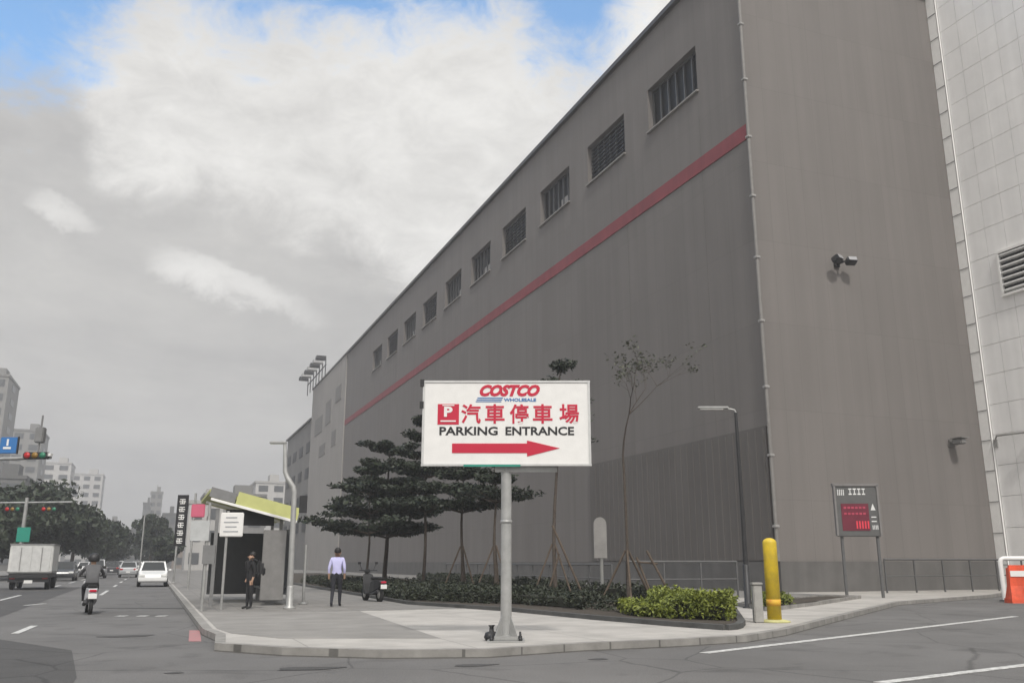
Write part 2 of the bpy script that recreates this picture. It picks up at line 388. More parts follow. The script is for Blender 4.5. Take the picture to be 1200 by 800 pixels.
# ---------------------------------------------------------------- ground
KT = .12
struct('ground', MB().prism([(-1800,-400),(1800,-400),(1800,3000),(-1800,3000)], -.5, -.004), M_GROUND)
struct('road', MB().add([(-14,-40,0),(45,-40,0),(45,33.6,0),(-14,33.6,0)],[(0,1,2,3)]).add([(-14,33.6,0),(1.3,33.6,0),(1.3,600,0),(-14,600,0)],[(0,1,2,3)]), M_ASPH)
struct('side_road', MB().add([(-200,-40,0),(-14,-40,0),(-14,17,0),(-200,17,0)],[(0,1,2,3)]), M_ASPHD)
# older darker lane surface
struct('road_patch', MB().add([(-13.9,-5,.004),(-.9,-5,.004),(-.75,13,.004),(-1.1,17,.004),(-3.6,22,.004),(-3.75,60,.004),(-13.9,60,.004)],[(0,1,2,3,4,5,6)]), M_ASPHD)
side = [(1.15,220),(1.15,19.5),(1.3,18.0)]+[at(px, py, KT) for px, py in ((258,753),(335,758),(450,761),(570,760),(680,753),(780,749),(870,744),(915,737),(970,723.5),(1050,704.5),(1160,696.5))]+[(39.55,32.6),(39.55,33.75),(26.1,33.75),(26.1,220)]
struct('sidewalk', MB().prism(side, -.2, KT), M_SLAB)
struct('corner_paving', MB().prism([(1.33,26.15),(1.33,19.5),(1.5,18.1),(2.2,16.6),(4.8,15.6),(5.4,25.15),(4.2,25.0)], KT-.05, KT+.005), mat('worn_concrete', (.235,.225,.212), .9, var=.18, scale=.9, bump=.3, bscale=30))
struct('paved_footpath', MB().prism([(1.32,219),(1.32,26.2),(4.2,25.0),(9.6,25.4),(12,30),(20.5,29),(26,29.5),(26,219)], KT-.05, KT+.006), M_PAVE)
struct('kerb', MB().strip(side[:-3], .18, -.1, KT+.008), M_KERB)
lside = [(-14,17),(-14,600),(-24,600),(-24,17)]
struct('sidewalk', MB().prism(lside, -.2, KT), M_PAVE)
struct('kerb', MB().strip([(-14,17),(-14,600)], .2, -.1, KT+.01), M_KERB)
# red tactile patch and dark road strip
struct('painted_patch', MB().add([(*at(221,751,.006),.006),(*at(236,751,.006),.006),(*at(234,738,.006),.006),(*at(222,738,.006),.006)],[(0,1,2,3)]), mat('patch_red', (.42,.16,.17), .8, c2=(.30,.2,.19), scale=5))
def line(name, a, b, wd, m=M_LINE):
    return struct(name, MB().strip([a, b], wd, .004, .009), m)
line('lane_line', at(825,765), at(1190,722), .17)
line('lane_line', at(1030,800), at(1260,772), .16)
line('lane_line', at(18,742), at(40,733), .15)
line('lane_line', at(30,709), at(52,707), .18)
for px in (137, 162, 184): line('crossing_stripe', at(px,721.5), at(px+11,721.5), .32)
line('lane_line', (-2.0,45), (-2.0,52), .15); line('lane_line', (-5.3,40), (-5.3,46), .15)
for y in (60,72,84,96,120,144): line('lane_line', (-2.0,y), (-2.0,y+5), .15); line('lane_line', (-5.3,y), (-5.3,y+5), .15)
struct('dark_strip', MB().strip([at(120,712.5), at(226,712.5)], .5, .004, .010), M_KERBD)  # flat dark strip across the road
line('lane_line', at(338,767), at(520,770), .12)
# tar patches in the foreground
for px, py, a_, b_ in ((702,772,.16,.10),(555,779,.32,.13),(360,783,.45,.2),(205,788,.12,.1),(690,745,.1,.05),(150,745,.5,.3)):
    c = at(px, py); pts = [(c[0]+a_*math.cos(q)*(1+.25*math.sin(3*q+px)), c[1]+b_*math.sin(q)*(1+.25*math.cos(2*q+px))) for q in np.linspace(0, 6.0, 14)]
    struct('tar_patch', MB().add([(x, y, .006) for x, y in pts], [tuple(range(14))]), M_ASPHD)

# planter beds
ZK = KT+.10
plA = [at(850,731.5,ZK),at(860,730.8,ZK),at(866,729,ZK),at(869,726,ZK),(14.95,21.4),(16.3,24.5),(16.4,34),(18.5,60),(18.5,110),(8.0,110),(8.2,60),at(480,704,ZK),at(600,711.5,ZK),at(700,720.5,ZK),at(790,727.5,ZK)]
struct('planter_soil', MB().prism(plA, 0, KT+.06), M_SOIL)
struct('planter_kerb', MB().strip(plA+[plA[0]], .16, 0, KT+.10), M_KERBD)
plB = [(15.7,20.9),(19.6,23.5),(24.5,27.1),(23.8,28.2),(18,24.9),(16.7,23.6)]
struct('planter_soil', MB().prism(plB, 0, KT+.06), M_SOIL)
struct('planter_kerb', MB().strip(plB+[plB[0],plB[1]], .12, 0, KT+.11), M_KERB)

# ---------------------------------------------------------------- main building
BX, BY, BR, BH = 26.16, 33.81, 39.6, 33.7
bld = thing('warehouse_building', 'huge taupe windowless store block with a red stripe and high window row', 'building', (BX, BY, 0))
def loc(v): return (v[0]-BX, v[1]-BY, v[2])
ws = [(38.0+8.45*i, 43.4+8.45*i) for i in range(10)]
ZL, ZH = 27.1, 29.95
def wall_side():
    mb = MB(); ys = sorted({BY, 138.0, *[y for p in ws for y in p]}); zs = [0, ZL, ZH, BH]
    for i in range(len(ys)-1):
        for j in range(3):
            y0, y1, z0, z1 = ys[i], ys[i+1], zs[j], zs[j+1]
            if j == 1 and any(abs(y0-a) < .01 for a, b in ws):
                D = .55
                F = [((BX,y0,z0),(BX,y1,z0),(BX+D,y1,z0),(BX+D,y0,z0)), ((BX,y0,z1),(BX+D,y0,z1),(BX+D,y1,z1),(BX,y1,z1)),
                     ((BX,y0,z0),(BX+D,y0,z0),(BX+D,y0,z1),(BX,y0,z1)), ((BX,y1,z0),(BX,y1,z1),(BX+D,y1,z1),(BX+D,y1,z0))]
                for q in F: mb.add([loc(v) for v in q], [(0,1,2,3)])
                continue
            mb.add([loc(v) for v in ((BX,y0,z0),(BX,y0,z1),(BX,y1,z1),(BX,y1,z0))], [(0,1,2,3)])
    mb.add([loc(v) for v in ((BX,BY,0),(BR,BY,0),(BR,BY,BH),(BX,BY,BH))], [(0,1,2,3)])
    mb.add([loc(v) for v in ((BX,BY,BH),(BR+20,BY,BH),(BR+20,138,BH),(BX,138,BH))], [(0,1,2,3)])
    mb.add([loc(v) for v in ((BX,138,0),(BX,138,BH),(BR+20,138,BH),(BR+20,138,0))], [(0,1,2,3)])
    return mb
wall_side().build('wall', M_WALL, bld)
# shallow render joints, 4.2 m bays on the long side
mb = MB()
for y in np.arange(BY+4.2, 137, 8.45): mb.box(loc((BX-.002, y, 13.5)), (.012, .03, 24))
mb.build('render_joint', mat('joint_grey', (.15,.14,.13), .9), bld)
MB().box(loc((BX-.02, (33.9+137.9)/2, 22.62)), (.06, 104, .82)).build('stripe', M_STRIPE, bld)
mb = MB(); mb.box(loc((BX-.06, (BY+171)/2+.0, BH+.14)), (.42, 171-BY+.3, .3)); mb.box(loc(((BX+BR)/2, BY-.06, BH+.14)), (BR-BX-.3, .42, .28)); mb.build('coping', M_COPING, bld)
# darker panel with vertical ribs over the lower wall near the corner
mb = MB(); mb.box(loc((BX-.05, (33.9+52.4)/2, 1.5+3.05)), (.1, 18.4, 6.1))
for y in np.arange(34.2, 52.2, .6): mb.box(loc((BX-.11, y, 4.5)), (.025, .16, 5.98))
mb.build('lower_dark_panel', M_WALL2, bld)
mb = MB(); mb.box(loc((BX-.06, (BY+137)/2, .73)), (.12, 137-BY-.1, 1.46)); mb.box(loc(((BX+BR)/2, BY-.07, .73)), (BR-BX, .12, 1.46)); mb.build('plinth', M_PLINTH, bld)
mb = MB(); mb.tube([loc((BX-.09, BY-.12, 1.47)), loc((BX-.09, BY-.12, BH-.05))], .085, n=10)
mb.build('downpipe', mat('pipe_grey', (.21,.20,.19), .6), bld)
BRK = mat('bracket_pale', (.33,.32,.31), .6)
for z in np.arange(3, 33, 3.2): MB().box(loc((BX-.09, BY-.12, z)), (.26,.26,.14), bev=.03).build('pipe_bracket', BRK, bld)
for i, (a, b) in enumerate(ws):
    yc = (a+b)/2-BY; zc = (ZL+ZH)/2
    W = MB().box((.5, yc, zc), (.04, b-a-.1, ZH-ZL-.1)).build('window', M_GLASS, bld)
    f = MB(); hw = (b-a)/2
    for zz in (ZL+.07, ZH-.07): f.box((.38, yc, zz), (.12, b-a-.02, .12))
    nm = 6
    for k in range(nm+1): f.box((.38, yc-hw+.07+(2*hw-.14)*k/nm, zc), (.10, .10, ZH-ZL-.25))
    f.build('frame', M_FRAME, W)
    if i in (1, 3, 6, 8):      # closed louvre blades
        s_ = MB()
        for k in range(9): s_.box((.30, yc, ZL+.3+k*.29), (.10, b-a-.25, .05))
        s_.build('louvre', M_DARKM, W)
    elif i:                     # pale slab paints the lit reveal in the opening's lower near corner
        q = [.62, .5, .45, .7, .55, .4, .6, .5, .5, .5][i]
        MB().box((.43, yc-hw+hw*q, ZL+.55), (.03, 2*hw*q-.2, 1.0)).build('lit_reveal_patch', mat('lit_reveal_grey', (.30,.29,.28), .8), W)
    MB().box((-.05, yc, ZL-.05), (.22, b-a+.2, .09)).build('sill', mat('sill_grey', (.28,.265,.25), .8), W)
# far paler bay of the same block
mb = MB(); mb.box(loc((BX+9.9, (138+170.9)/2, 17.0)), (20.1, 32.8, 34.0)); mb.build('end_bay', M_WING, bld)
mb = MB()
for a, b, z0, z1 in ((141,146,27,29.5),(150,155,24.5,28.5),(158,166,24,27),(144,148,20,22.5),(154,160,19.5,21.5)): mb.box(loc((BX-.18, (a+b)/2, (z0+z1)/2)), (.08, b-a, z1-z0))
each(mb, 'louvre_panel', mat('louvre_grey', (.19,.18,.17), .7), bld)
# slatted rack jutting out at roof level
mb = MB()
p0, p1 = (BX-1.5, 172, 35.6), (BX-1.5, 193, 39.2)
for k in range(7):
    t_ = k/6; y = 157+t_*20; z = 36.0
    mb.box(loc((BX-1.2, y, z+1.0)), (1.7, 1.5, .6), mi=k % 2)
    mb.box(loc((BX-.3, y, z-.7)), (.15, .15, 3.3))
mb.box(loc((BX-.3, 167, z-.2)), (.15, 21, .15))
mb.build('roof_sign_frame', [M_DARKM, mat('rack_grey', (.35,.35,.35), .6)], bld)

far = thing('grey_annex', 'lower grey annex block beyond the far end of the long store', 'building', (BX, 171, 0))
MB().box((10, 16.9, 14.0), (20, 33.6, 28.0)).build('wall', mat('annex_wall', (.20,.19,.18), .85, streak=.15, scale=.2), far)
MB().box((9.9, 16.9, 28.15), (20.6, 34.2, .3)).build('coping', M_COPING, far)
for z in (8, 13, 18, 23):
    for y in (3, 12, 21, 29):
        MB().box((-.02, y, z), (.12, 4.5, 2.0)).build('window', M_GLASS, far)

# white panelled wing
pw = thing('panel_clad_wing', 'white panel clad wing with slanting joints at the right edge', 'building', (BR, BY, 0))
mb = MB(); rnd = random.Random(3)
PH, PWD = 1.55, 1.15
mb.box((1.0, -11, 18.5), (1.9, 22, 37))
for j in range(24):
    for i in range(18):
        d = .02*rnd.random()
        mb.box((.03-.02, -.65-PWD*(i+.5), PH*(j+.5)), (.07, PWD-.018, PH-.022))
mb.build('wall_panels', mat('white_wall_panel', (.88,.87,.86), .5, var=.05, scale=.6, streak=.10), pw)
MB().box((-.06, -.32, 18.5), (.16, .60, 37)).box((-.10,-.62,18.5),(.08,.06,37)).build('corner_trim', M_TRIMW, pw)
for z in np.arange(1.3, 36, 1.55): MB().box((-.15, -.32, z), (.03, .56, .03)).build('trim_joint', mat('joint_dark', (.2,.2,.2), .8), pw)
vent = MB(); vy0, vy1, vz0, vz1 = -9.0, -2.5, 14.75, 16.95
# louvre vent: position follows the picture, on the panel plane
vn = MB().box((-.03, (vy0+vy1)/2, (vz0+vz1)/2), (.04, vy1-vy0, vz1-vz0)).build('vent', M_BLK, pw)
f = MB()
for k in range(7): f.box((-.12, (vy0+vy1)/2, vz0+.16+k*(vz1-vz0-.3)/6), (.14, vy1-vy0-.1, .10), M=Matrix.Rotation(R(30), 3, 'Y'))
f.build('blade', mat('vent_blade', (.6,.6,.59), .5), vn)
f = MB()
for z in (vz0-.05, vz1+.05): f.box((-.10, (vy0+vy1)/2, z), (.2, vy1-vy0+.25, .12))
f.box((-.10, vy1+.05, (vz0+vz1)/2), (.2, .12, vz1-vz0)); f.build('frame', M_TRIMW, vn)
bl = thing('wall_bracket_lamp', 'grey bracket lamp on the white panelled wall', 'wall lamp', (BR, BY-.75, 7.3))
MB().tube([(0,0,0),(-.1,-.1,.25),(-.25,-.3,.35),(-.3,-2.2,.3)], .05, n=8).build('arm', M_POLE, bl)
MB().box((-.3,-2.5,.26), (.35,.8,.14), bev=.04).build('lamp_head', M_POLE, bl)
MB().box((-.05,0,0), (.1,.3,.4)).build('wall_plate', M_POLE, bl)

# wall fittings on the front
fl = thing('twin_floodlight', 'dark twin floodlight fixed high on the plain taupe wall', 'floodlight', (31.0, BY, 16.1))
MB().box((0,-.06,0), (.3,.12,.34)).box((0,-.3,-.02), (.1,.5,.1)).box((0,-.5,.0), (1.1,.07,.07)).build('bracket', M_DARKM, fl)
for sx, rz in ((-.45, .35), (.42, -.25)):
    mm = Matrix.Rotation(rz, 3, 'Z')@Matrix.Rotation(R(-25), 3, 'X')
    h = MB().box((sx,-.62,.02), (.52,.42,.30), M=mm, bev=.05).build('lamp_head', M_DARKM, fl)
    MB().box(Vector((sx,-.62,.02))+mm@Vector((0,-.215,0)), (.42,.02,.22), M=mm).build('lens', mat('lens', (.35,.35,.36), .2), h)
ac = thing('wall_camera', 'small grey hooded camera low on the taupe wall', 'security camera', (37.35, BY, 7.3))
MB().box((0,-.05,0), (.35,.1,.35)).tube([(0,-.05,0),(0,-.4,-.1)], .05).build('bracket', mat('cam_grey', (.16,.155,.15), .6), ac)
MB().box((-.05,-.55,.02), (.42,.6,.28), bev=.05).box((-.05,-.6,.19), (.5,.72,.04)).build('housing', mat('cam_grey2', (.2,.195,.19), .6), ac)

# ---------------------------------------------------------------- parking sign
S = at(593, 751, KT)
sg = thing('parking_sign', 'big white parking entrance sign with a red arrow on a single steel pole', 'sign', (S[0], S[1], KT), FACE)
MB().box((0,0,.015), (.62,.62,.03)).box((0,0,.06),(.4,.4,.06), bev=.01).build('base_plate', M_POLE, sg)
mb = MB()
for x in (-.24,.24):
    for y in (-.24,.24): MB().lathe((x,y,.03), [(.035,0),(.035,.04),(.018,.045),(.018,.11)], n=8).build('anchor_bolt', M_DARKM, sg)
mb = MB()
for a in range(4):
    ca, sa = math.cos(a*math.pi/2+math.pi/4), math.sin(a*math.pi/2+math.pi/4)
    mb.add([(ca*.10,sa*.10,.09),(ca*.27,sa*.27,.09),(ca*.10,sa*.10,.42),(ca*.10-sa*.012,sa*.10+ca*.012,.09),(ca*.27-sa*.012,sa*.27+ca*.012,.09),(ca*.10-sa*.012,sa*.10+ca*.012,.42)], [(0,1,2),(3,5,4),(1,4,5,2),(0,2,5,3)])
mb.build('gusset', M_POLE, sg)
MB().tube([(0,.12,.05),(0,.12,3.0),(0,.12,4.2)], [.095,.09,.09], n=20).lathe((0,.12,1.95), [(.102,0),(.102,.05)], n=20).build('pole', M_POLE, sg)
ZB, ZT, HWd = 2.94, 4.44, 1.475
mb = MB(); mb.box((0,0,(ZB+ZT)/2), (2*HWd, .07, ZT-ZB), bev=.02); mb.build('board', M_WHITE, sg)
mb = MB()
for z in (ZB+.28, ZT-.28): mb.box((0,.06,z), (2.7,.05,.07))
mb.box((.35,.055,ZB-.05), (1.1,.03,.12)); each(mb, 'back_rail', M_POLE, sg)
mb = MB()
for z in (ZB+.006, ZT-.006): mb.box((0,-.0,z), (2*HWd+.05,.10,.035))
for x in (-HWd, HWd): mb.box((x,0,(ZB+ZT)/2), (.04,.10,ZT-ZB-.03))
mb.build('rim', mat('sign_rim', (.60,.60,.59), .4, metal=.4), sg)
MB().box((-.25,-.054,ZB-.008), (1.0,.012,.035)).build('rim_strip', M_TEAL, sg)
mb = MB()
for px, py in ((497,449),(497,475)): mb.box((-HWd-.035,-.02,ZB+(545-py)/98*(ZT-ZB)), (.07,.1,.12))
each(mb, 'clamp', M_DARKM, sg)
kx = 2*HWd/194.0; kz = (ZT-ZB)/98.0
def bx(px): return (px-593)*kx
def bz(py): return ZB+(545-py)*kz
YF = -.038
def sgn(name, m, body, x0, x1, y0, y1, **k):
    return text_obj(name, sg, m, body, bx((x0+x1)/2), bz((y0+y1)/2), YF, (x1-x0)*kx, (y1-y0)*kz, **k)
o = text_mesh('COSTCO', .3, (633-562)*kx, .018, .35, (465-451)*kz); o.materials.clear(); o.materials.append(M_RED)
lo_ = bpy.data.objects.new('logo', o); col.objects.link(lo_); lo_.parent = sg; lo_.location = (bx(597), YF, bz(458))
sgn('logo_underline', M_BLUE, 'WHOLESALE', 590, 628, 467, 471, bold=.01)
mb = MB()
for i_, z_ in enumerate((466.8, 468.9, 471)): mb.box((bx(574-i_), YF, bz(z_)), (30*kx, .006, 1.0*kz))
each(mb, 'logo_stripe', M_BLUE, sg)
# parking mark: red square with a small white P and car bars
mk = MB().box((bx(525), YF, bz(486)), (25*kx, .006, 24*kz)).build('parking_mark', M_RED, sg)
text_obj('letter', mk, M_WHITE, 'P', bx(525), bz(483), YF-.007, 10*kx, 12*kz, bold=.012)
MB().box((bx(525), YF-.005, bz(494)), (18*kx, .006, 1.6*kz)).box((bx(525), YF-.005, bz(475.5)), (14*kx, .006, 1.2*kz)).build('mark_bar', M_WHITE, mk)
for ch, x0, x1 in (('汽',540,563),('車',568,591),('停',597,619),('車',624,647),('場',655,678)):
    sgn('character', M_RED, ch, x0, x1, 474, 497, bold=.006)
sgn('lettering', M_BLK, 'PARKING', 515, 583, 500.5, 510.5, bold=.008); sgn('lettering', M_BLK, 'ENTRANCE', 592, 672, 500.5, 510.5, bold=.008)
mb = MB(); P = [(530,520),(617,520),(617,516.5),(655,525.5),(617,535),(617,531),(530,531)]
n_ = len(P); vs = [(bx(a), YF-.004, bz(b)) for a, b in P]+[(bx(a), YF+.01, bz(b)) for a, b in P]
mb.add(vs, [tuple(range(n_)), tuple(range(2*n_-1, n_-1, -1))]+[(i, n_+i, n_+(i+1) % n_, (i+1) % n_) for i in range(n_)])
fixnormals(mb.build('arrow', M_RED, sg))
c = at(576, 750, KT)
sb = thing('sandbag', 'small black sandbag lying left of the big sign pole foot', 'sandbag', (c[0], c[1], KT), .5)
mb = MB(); mb.lathe((0,0,0), [(.02,.0),(.10,.01),(.125,.06),(.10,.13),(.04,.15),(.035,.22),(.055,.25)], n=14); o = mb.build('bag', M_BLK, sb); o.scale = (1.25,.9,1)
mb = MB(); mb.lathe((.2,-.05,0), [(.02,.0),(.11,.01),(.12,.05),(.06,.1)], n=12); mb.build('bag', M_DARKM, sb)

# ---------------------------------------------------------------- bollard, posts, lamp
c = at(908, 728.5, KT)
bo = thing('yellow_bollard', 'tall yellow steel bollard with a domed top at the driveway corner', 'bollard', (c[0], c[1], KT))
r_ = .155; prof = [(r_,0),(r_,1.72)]+[(r_*math.cos(a), 1.72+r_*.7*math.sin(a)) for a in np.linspace(.2, 1.5, 6)]
MB().lathe((0,0,0), prof, n=28).build('post', M_YEL, bo)
MB().lathe((0,0,0), [(.34,0),(.34,.03),(.2,.06)], n=20).build('foot', mat('foot_yellow', (.50,.48,.22), .8, var=.2), bo)
MB().lathe((0,0,.35), [(r_+.004,0),(r_+.004,.14)], n=28).build('scuff_band', mat('scuffed_orange', (.60,.25,.05), .7, c2=(.7,.48,.03), scale=6), bo)
c = at(889, 729, KT)
cp = thing('concrete_post', 'short square concrete post just left of the yellow bollard', 'post', (c[0], c[1], KT), FACE)
MB().box((0,0,.4), (.2,.2,.8), bev=.02).build('shaft', M_CONCB, cp); MB().box((0,0,.83), (.23,.23,.05), bev=.01).build('cap', M_CONCB, cp)
c = at(877, 712, KT); LP = c
st = thing('street_lamp', 'slim dark street lamp with one flat pale arm near the hedge', 'street lamp', (c[0], c[1], KT), FACE)
MB().lathe((0,0,0), [(.16,0),(.16,.03),(.1,.05),(.1,1.2),(.07,1.24)], n=14).build('base', M_DARKM, st)
MB().tube([(0,0,1.2),(0,0,3.0),(-.02,0,5.75)], [.075,.065,.05], n=12).build('pole', M_DARKM, st)
MB().tube([(-.02,0,5.75),(-.05,0,5.83),(-.16,0,5.86),(-.5,0,5.88)], .03, n=8).build('arm', M_POLE, st)
MB().box((-.72,-.0,5.90), (.95,.22,.07), bev=.02).build('lamp_head', M_POLE, st)
MB().box((-.76,0,5.855), (.7,.16,.02)).build('diffuser', M_WHITE, st)

# red panel information board
b0 = at(994, 700, KT); b1 = at(1037, 700, KT); mid = ((b0[0]+b1[0])/2, (b0[1]+b1[1])/2)
ib = thing('information_board', 'dark notice board with red display panel standing on two posts by the wall', 'notice board', (mid[0], mid[1], KT), FACE)
sc_ = 1/27.4*1.03  # metres per picture pixel here
mb = MB()
pcs = lambda px: (px-1014)*.0318
for px in (991, 1034): MB().box((pcs(px), 0, 2.08), (.09,.09,4.16)).build('leg', M_FRAME, ib)
def zb(py): return (700.5-py)*.0322
MB().box((pcs(1011),-.08, zb(600)), (52*.0318, .12, 62*.0318), bev=.02).build('panel', mat('board_brown', (.10,.10,.098), .6), ib)
MB().box((pcs(1011),-.09, zb(570)), (56*.0318, .18, .1)).box((pcs(985),-.09,zb(600)),(.07,.18,60*.0318)).box((pcs(1037),-.09,zb(600)),(.07,.18,60*.0318)).build('frame', mat('board_frame', (.19,.18,.175), .6), ib)
dp_ = MB().box((pcs(1008),-.145, zb(608)), (33*.0318, .02, 32*.0318)).build('display', mat('display_maroon', (.14,.012,.03), .5), ib)
mb = MB()
for r0, c0 in ((597,6),(604,6)):
    for i in range(c0): mb.box((pcs(996+i*4.6), -.158, zb(r0)), (3.1*.0318, .01, 2.6*.0318))
each(mb, 'small_lettering', mat('led_dull_red', (.42,.05,.09), .5), dp_)
mb = MB()
for i in range(5):
    mb.box((pcs(1009+i*3.4), -.158, zb(617)), (1.7*.0318, .01, 9*.0318))
each(mb, 'digit', mat('led_red', (.75,.05,.08), .5), dp_)
mb = MB()
for i in range(4): mb.box((pcs(989+i*2.3), -.145, zb(579)), (1.1*.0318, .01, 7*.0318))
for i in range(4):
    mb.box((pcs(1004+i*5.4), -.145, zb(575)), (3.8*.0318, .01, 1.5*.0318)); mb.box((pcs(1004+i*5.4), -.145, zb(581)), (3.8*.0318, .01, 1.6*.0318)); mb.box((pcs(1004+i*5.4), -.146, zb(578)), (.9*.0318, .012, 6.5*.0318))
for i in range(4): mb.box((pcs(1028+i*1.9), -.145, zb(620)), (.9*.0318, .01, 5*.0318))
mb.box((pcs(1030), -.145, zb(608)), (6*.0318, .01, 1.3*.0318)); mb.box((pcs(1030), -.145, zb(613)), (6*.0318, .01, 1.3*.0318))
mb.add([(pcs(1027),-.145,zb(600)),(pcs(1033),-.145,zb(600)),(pcs(1030),-.145,zb(592))],[(0,1,2)])
each(mb, 'lettering', mat('lettering_white', (.7,.7,.69), .5), ib)

# railings
def railing(label, pts, zt, posts, group='low steel railings'):
    t = thing('railing', label, 'railing', (pts[0][0], pts[0][1], KT), 0, group)
    o = pts[0]; q = [(x-o[0], y-o[1]) for x, y in pts]
    MB().tube([(x,y,zt) for x, y in q], .045, n=8).build('top_rail', M_FRAME, t)
    MB().tube([(x,y,zt*.5) for x, y in q], .028, n=8).build('mid_rail', M_FRAME, t)
    for k in range(posts):
        u = k/(posts-1)*(len(q)-1); i = min(int(u), len(q)-2); fx = u-i
        x = q[i][0]*(1-fx)+q[i+1][0]*fx; y = q[i][1]*(1-fx)+q[i+1][1]*fx
        MB().box((x,y,zt/2), (.06,.06,zt)).build('post', M_FRAME, t)
    return t
railing('grey steel railing beside the notice board in front of the bare wall', [(29.9,31.35),(38.9,31.95)], 1.42, 6)
railing('short dark railing behind the yellow green hedge', [(16.9,31.0),(21.5,30.4)], 1.32, 4)
railing('long low railing at the foot of the wall behind the young trees', [(18.9,36),(19.4,62)], 1.2, 12)

c = at(1178, 704)
hp = thing('hoop_guard', 'white steel pipe hoop guard at the right edge of the driveway', 'guard rail', (c[0], c[1], 0), FACE)
MB().tube([(0,0,0),(0,0,1.44),(.04,0,1.52),(.12,0,1.56),(1.6,0,1.56),(1.68,0,1.52),(1.72,0,1.44),(1.72,0,0)], .085, n=12).build('pipe', M_WHITE, hp)
MB().lathe((0,0,0),[(.2,0),(.2,.03),(.1,.05)],n=12).lathe((1.72,0,0),[(.2,0),(.2,.03),(.1,.05)],n=12).build('foot', M_DARKM, hp)
c = at(1196, 706)
ba = thing('traffic_barrier', 'orange red plastic traffic barrier with white band beside the white pipe', 'traffic barrier', (c[0]-.0, c[1]-.05, 0), FACE)
# tapered moulded body, 0.85 m wide at the base
def taper(w0,d0,w1,d1,z0,z1,mi,mb):
    vs = [(sx*w0/2,sy*d0/2,z0) for sx,sy in ((-1,-1),(1,-1),(1,1),(-1,1))]+[(sx*w1/2,sy*d1/2,z1) for sx,sy in ((-1,-1),(1,-1),(1,1),(-1,1))]
    mb.add(vs, [(3,2,1,0),(4,5,6,7),(0,1,5,4),(1,2,6,5),(2,3,7,6),(3,0,4,7)], mi)
mb = MB(); taper(.95,.55,.95,.50,0,.16,0,mb); taper(.90,.46,.78,.24,.16,.60,0,mb); taper(.78,.24,.74,.2,.60,1.22,0,mb); taper(.66,.12,.6,.1,1.22,1.32,0,mb)
mb.build('body', M_ORG, ba)
mb = MB(); mb.box((0,-.13,1.02), (.70,.02,.2)); mb.build('reflective_band', M_WHITE, ba)
mb = MB(); mb.box((.18,-.26,.42),(.22,.10,.34)); mb.build('weight_pocket', mat('faded_orange',(.75,.38,.22),.6), ba)

c = at(704, 700, KT)
gp = thing('rounded_plate_post', 'pale grey rounded plate on a thin post in the planting strip', 'sign post', (at_x(704, 15.6)[0], at_x(704, 15.6)[1], KT+.1), FACE)
mb = MB(); pw_, z0, z1 = .24, 1.35, 2.85
pts = [(-pw_,z0),(pw_,z0)]+[(pw_*math.cos(a), z1-.27+.27*math.sin(a)) for a in np.linspace(0, math.pi, 12)]
n_ = len(pts); mb.add([(x,-.06,z) for x,z in pts]+[(x,.10,z) for x,z in pts], [tuple(range(n_)), tuple(range(2*n_-1,n_-1,-1))]+[(i,n_+i,n_+(i+1)%n_,(i+1)%n_) for i in range(n_)])
fixnormals(mb.build('plate', mat('plate_grey', (.26,.25,.24), .6), gp))
MB().tube([(.03,.02,0),(.03,.02,1.35)], .07, n=10).build('post', mat('plate_post', (.22,.22,.21), .6), gp)

# ---------------------------------------------------------------- vegetation
def leaves(cent, spread, n, size, rng, name, m, parent, flat=.5):
    """n leaf-sized faces scattered round each centre"""
    cent = np.asarray(cent); K = len(cent)
    idx = rng.integers(0, K, n)
    d = rng.normal(size=(n,3)); d /= np.linalg.norm(d, axis=1)[:,None]; rad = rng.random(n)**.45
    sp = np.asarray(spread); sp = sp[idx] if sp.ndim == 2 else np.broadcast_to(sp, (n,3))
    p = cent[idx]+d*rad[:,None]*sp
    a = rng.normal(size=(n,3)); a[:,2] *= flat; a /= np.linalg.norm(a, axis=1)[:,None]
    b = rng.normal(size=(n,3)); b[:,2] *= flat; b -= (b*a).sum(1)[:,None]*a; b /= np.linalg.norm(b, axis=1)[:,None]
    s = size*(.6+.8*rng.random(n))[:,None]
    V = np.stack([p-a*s, p+b*s*.45, p+a*s, p-b*s*.45], 1).reshape(-1,3)
    me = bpy.data.meshes.new(name); me.vertices.add(4*n); me.vertices.foreach_set('co', V.ravel())
    me.loops.add(4*n); me.loops.foreach_set('vertex_index', np.arange(4*n, dtype=np.int32))
    me.polygons.add(n); me.polygons.foreach_set('loop_start', np.arange(0,4*n,4,dtype=np.int32))
    try: me.polygons.foreach_set('loop_total', np.full(n,4,dtype=np.int32))
    except Exception: pass
    me.materials.append(m); me.update(); me.validate()
    o = bpy.data.objects.new(name, me); col.objects.link(o); o.parent = parent; return o

